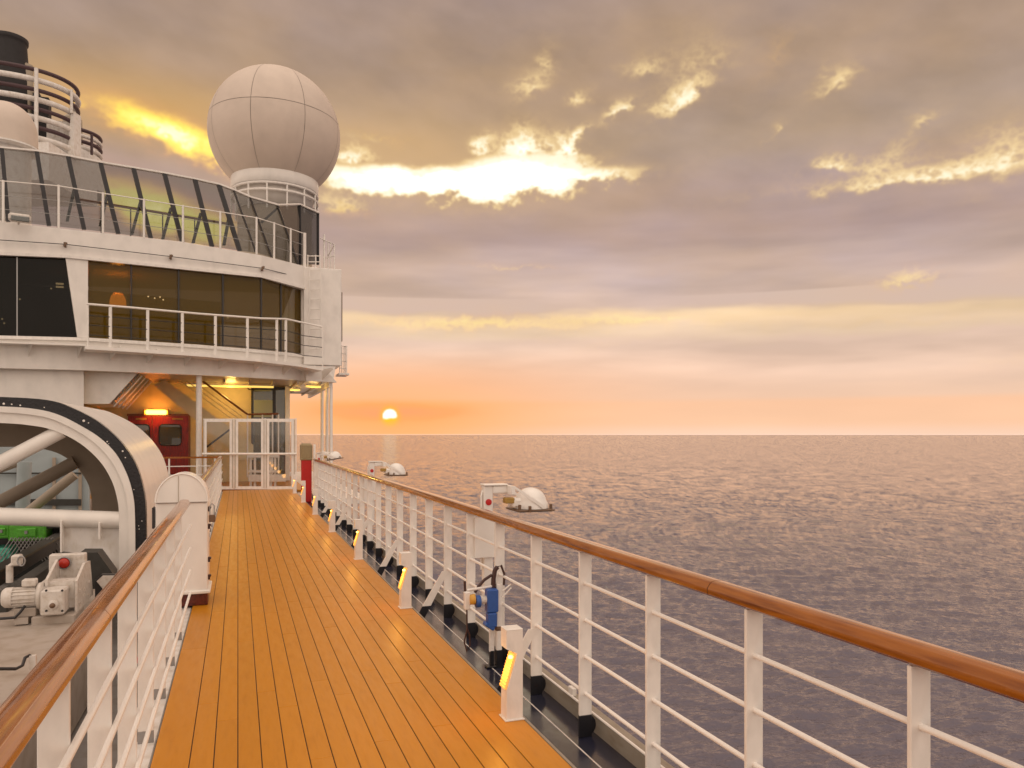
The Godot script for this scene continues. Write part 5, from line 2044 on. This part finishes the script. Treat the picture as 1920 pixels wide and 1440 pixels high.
func build_floodlights() -> void:
	var names := ["white outboard floodlight with red dot nearest to the blue power sockets", "white outboard floodlight with red dot at the middle of the railing", "white outboard floodlight with tilted head near the red cabinet"]
	var t := thing("outboard_floodlight", names[0], "floodlight", Vector3.ZERO, "floodlights hung outside the railing")
	var s := Shape.new()
	# origin: foot of the bracket on the outer face of a stanchion
	s.bevelled(Vector3(0, 0.51, 0), Vector3(0.082, 1.02, 0.07), 0.006)
	part("mast", s, M.white, t)
	s = Shape.new()
	s.box(Vector3(-0.03, 0.58, 0.05), Vector3(0.2, 0.34, 0.02))
	part("mounting_plate", s, M.white, t)
	s = Shape.new()
	s.bevelled(Vector3(0.105, 0.985, 0), Vector3(0.13, 0.066, 0.09), 0.008)
	part("arm", s, M.white, t)
	s = Shape.new()
	s.bevelled(Vector3(0.06, 1.028, 0), Vector3(0.215, 0.014, 0.12), 0.004)
	part("cap_plate", s, M.white_gloss, t)
	s = Shape.new()
	s.lathe([Vector2(0, 0.006), Vector2(0.027, 0.006), Vector2(0.027, 0)], Vector3(0, 0.88, 0.036), 24, Basis(Vector3(1, 0, 0), PI / 2))
	part("red_disc", s, M.red, t)
	for z in [0.15, -0.162]:
		s = Shape.new()
		s.slab(Vector3(0.165, 1.02, z), Vector3(0.195, 1.02, z), Vector3(0.47, 0.845, z), Vector3(0.455, 0.82, z), Vector3(0, 0, 0.012))
		part("strap", s, M.white, t)
	s = Shape.new()
	s.slab(Vector3(0.165, 1.02, 0.16), Vector3(0.2, 1.02, 0.16), Vector3(0.2, 1.02, -0.16), Vector3(0.165, 1.02, -0.16), Vector3(0, -0.07, 0))
	part("yoke", s, M.white, t)
	# squat hood, opening down, held level by the yoke
	s = Shape.new()
	var prof := [Vector2(0.155, 0.0), Vector2(0.152, 0.045)]
	for k in 12:
		var a := deg_to_rad(8.0 + k * 82.0 / 11.0)
		prof.append(Vector2(cos(a) * 0.138, 0.055 + sin(a) * 0.125))
	s.lathe(prof, Vector3(0.40, 0.815, 0), 28)
	part("reflector", s, M.white_gloss, t)
	s = Shape.new()
	s.bevelled(Vector3(0.29, 0.865, 0), Vector3(0.16, 0.085, 0.15), 0.02)
	part("gear_housing", s, M.white, t)
	s = Shape.new()
	s.bevelled(Vector3(0.185, 0.89, 0.03), Vector3(0.085, 0.05, 0.08), 0.008)
	part("junction_box", s, M.ochre, t)
	s = Shape.new()
	s.bevelled(Vector3(0.395, 0.805, 0), Vector3(0.34, 0.014, 0.33), 0.004)
	part("lens_frame", s, M.brown_metal, t)
	s = Shape.new()
	s.box(Vector3(0.395, 0.795, 0), Vector3(0.3, 0.008, 0.29))
	part("lens", s, M.door_glass, t)
	for q in [Vector3(0.56, 0.825, 0.08), Vector3(0.33, 0.82, 0.168), Vector3(0.25, 0.83, 0.13)]:
		s = Shape.new()
		s.bevelled(q, Vector3(0.022, 0.055, 0.022), 0.003)
		part("clip", s, M.brown_metal, t)
	s = Shape.new()
	s.tube([Vector3(-0.055, 0.3, 0), Vector3(-0.055, 0.93, 0), Vector3(-0.045, 0.97, 0), Vector3(0.0, 0.98, 0)], 0.010, 6)
	part("conduit", s, M.white_gloss, t)
	var first := 1.713
	t.position = V(2.03, 0.19, first + 0.763 * 6 + 0.03)
	ship_copy(t, V(2.03, 0.19, first + 0.763 * 14 + 0.03), names[1])
	var third := ship_copy(t, V(2.03, 0.19, first + 0.763 * 23 + 0.03), names[2])
	third.rotation = Vector3(0, -0.5, 0.18)


func build_outlet() -> void:
	var base := V(1.80, -0.08, 5.42)
	var t := thing("power_outlet_post", "white post with blue power sockets and looped cables by the railing", "power outlet", base)
	var s := Shape.new()
	var q := func(x: float, y: float, d: float) -> Vector3: return V(1.80 + x, y, 5.42 + d)
	s.bevelled(q.call(0.035, 0.37, 0.0), Vector3(0.05, 0.62, 0.05), 0.005)
	part("post", s, M.white_gloss, t)
	s = Shape.new()
	s.bevelled(q.call(-0.025, 0.24, 0.02), Vector3(0.045, 0.36, 0.03), 0.004)
	part("side_post", s, M.white_worn, t)
	s = Shape.new()
	s.box(q.call(0.035, 0.0, 0.0), Vector3(0.052, 0.16, 0.052))
	s.box(q.call(-0.025, -0.005, 0.02), Vector3(0.035, 0.15, 0.03))
	s.bevelled(q.call(-0.02, -0.07, 0.02), Vector3(0.12, 0.014, 0.09), 0.004)
	part("foot", s, M.black, t)
	s = Shape.new()
	s.bevelled(q.call(-0.045, 0.54, -0.04), Vector3(0.105, 0.21, 0.10), 0.012)
	part("socket_box", s, M.blue, t)
	s = Shape.new()
	s.bevelled(q.call(-0.05, 0.37, -0.05), Vector3(0.085, 0.13, 0.09), 0.012)
	s.bevelled(q.call(-0.075, 0.315, -0.05), Vector3(0.1, 0.035, 0.085), 0.008, Basis(Vector3(0, 0, 1), -0.6))
	part("socket_lid", s, M.blue, t)
	var flip := Basis(Vector3(0, 0, 1), PI / 2)
	s = Shape.new()
	s.lathe([Vector2(0, 0.07), Vector2(0.04, 0.07), Vector2(0.045, 0.03), Vector2(0.035, 0.0), Vector2(0.035, -0.03)], q.call(-0.125, 0.55, -0.04), 16, flip)
	part("plug", s, M.machine, t)
	s = Shape.new()
	s.lathe([Vector2(0.03, 0.025), Vector2(0.055, 0.02), Vector2(0.055, -0.02), Vector2(0.03, -0.025)], q.call(-0.175, 0.54, -0.04), 16, flip)
	part("plug_collar", s, M.blue, t)
	s = Shape.new()
	s.lathe([Vector2(0, 0.03), Vector2(0.045, 0.025), Vector2(0.048, -0.02), Vector2(0.03, -0.025)], q.call(-0.225, 0.56, -0.04), 16, flip)
	part("plug_cap", s, M.yellow, t)
	s = Shape.new()
	s.bevelled(q.call(-0.27, 0.55, -0.02), Vector3(0.05, 0.16, 0.06), 0.008)
	s.tube([q.call(-0.27, 0.64, -0.02), q.call(0.0, 0.66, 0.0)], 0.014, 6)
	part("bracket", s, M.white_worn, t)
	s = Shape.new()
	s.tube([q.call(0.0, 0.62, 0), q.call(-0.005, 0.74, 0), q.call(0.02, 0.83, 0), q.call(0.06, 0.84, 0), q.call(0.09, 0.76, 0), q.call(0.085, 0.66, 0)], 0.011, 8)
	part("cable_loop", s, M.cable, t)
	s = Shape.new()
	s.tube([q.call(-0.02, 0.60, 0), q.call(-0.015, 0.72, 0), q.call(0.0, 0.80, 0.0), q.call(0.025, 0.83, 0.0)], 0.022, 8)
	part("cable_loop", s, M.cable, t)
	s = Shape.new()
	s.tube([q.call(-0.03, 0.76, 0), q.call(-0.1, 0.72, 0), q.call(-0.16, 0.66, 0), q.call(-0.19, 0.61, 0)], 0.014, 8)
	part("cable", s, M.cable, t)
	s = Shape.new()
	s.tube([q.call(-0.28, 0.60, 0), q.call(-0.285, 0.72, 0)], 0.011, 6)
	part("cable", s, M.cable, t)
	s = Shape.new()
	s.tube([q.call(-0.265, 0.48, 0), q.call(-0.262, 0.28, 0), q.call(-0.29, 0.18, 0), q.call(-0.265, 0.09, 0), q.call(-0.235, 0.14, 0), q.call(-0.24, 0.24, 0), q.call(-0.26, 0.29, 0)], 0.007, 6)
	part("cable", s, M.cable, t)
	s = Shape.new()
	s.tube([q.call(0.06, 0.60, 0), q.call(0.15, 0.66, 0), q.call(0.155, 0.63, 0), q.call(0.07, 0.55, 0)], 0.008, 6)
	part("hook", s, M.white_gloss, t)
	s = Shape.new()
	s.bevelled(q.call(0.035, 0.275, -0.005), Vector3(0.07, 0.04, 0.06), 0.006)
	part("clamp", s, M.brown_metal, t)
	t.scale = Vector3(0.82, 0.82, 0.82)
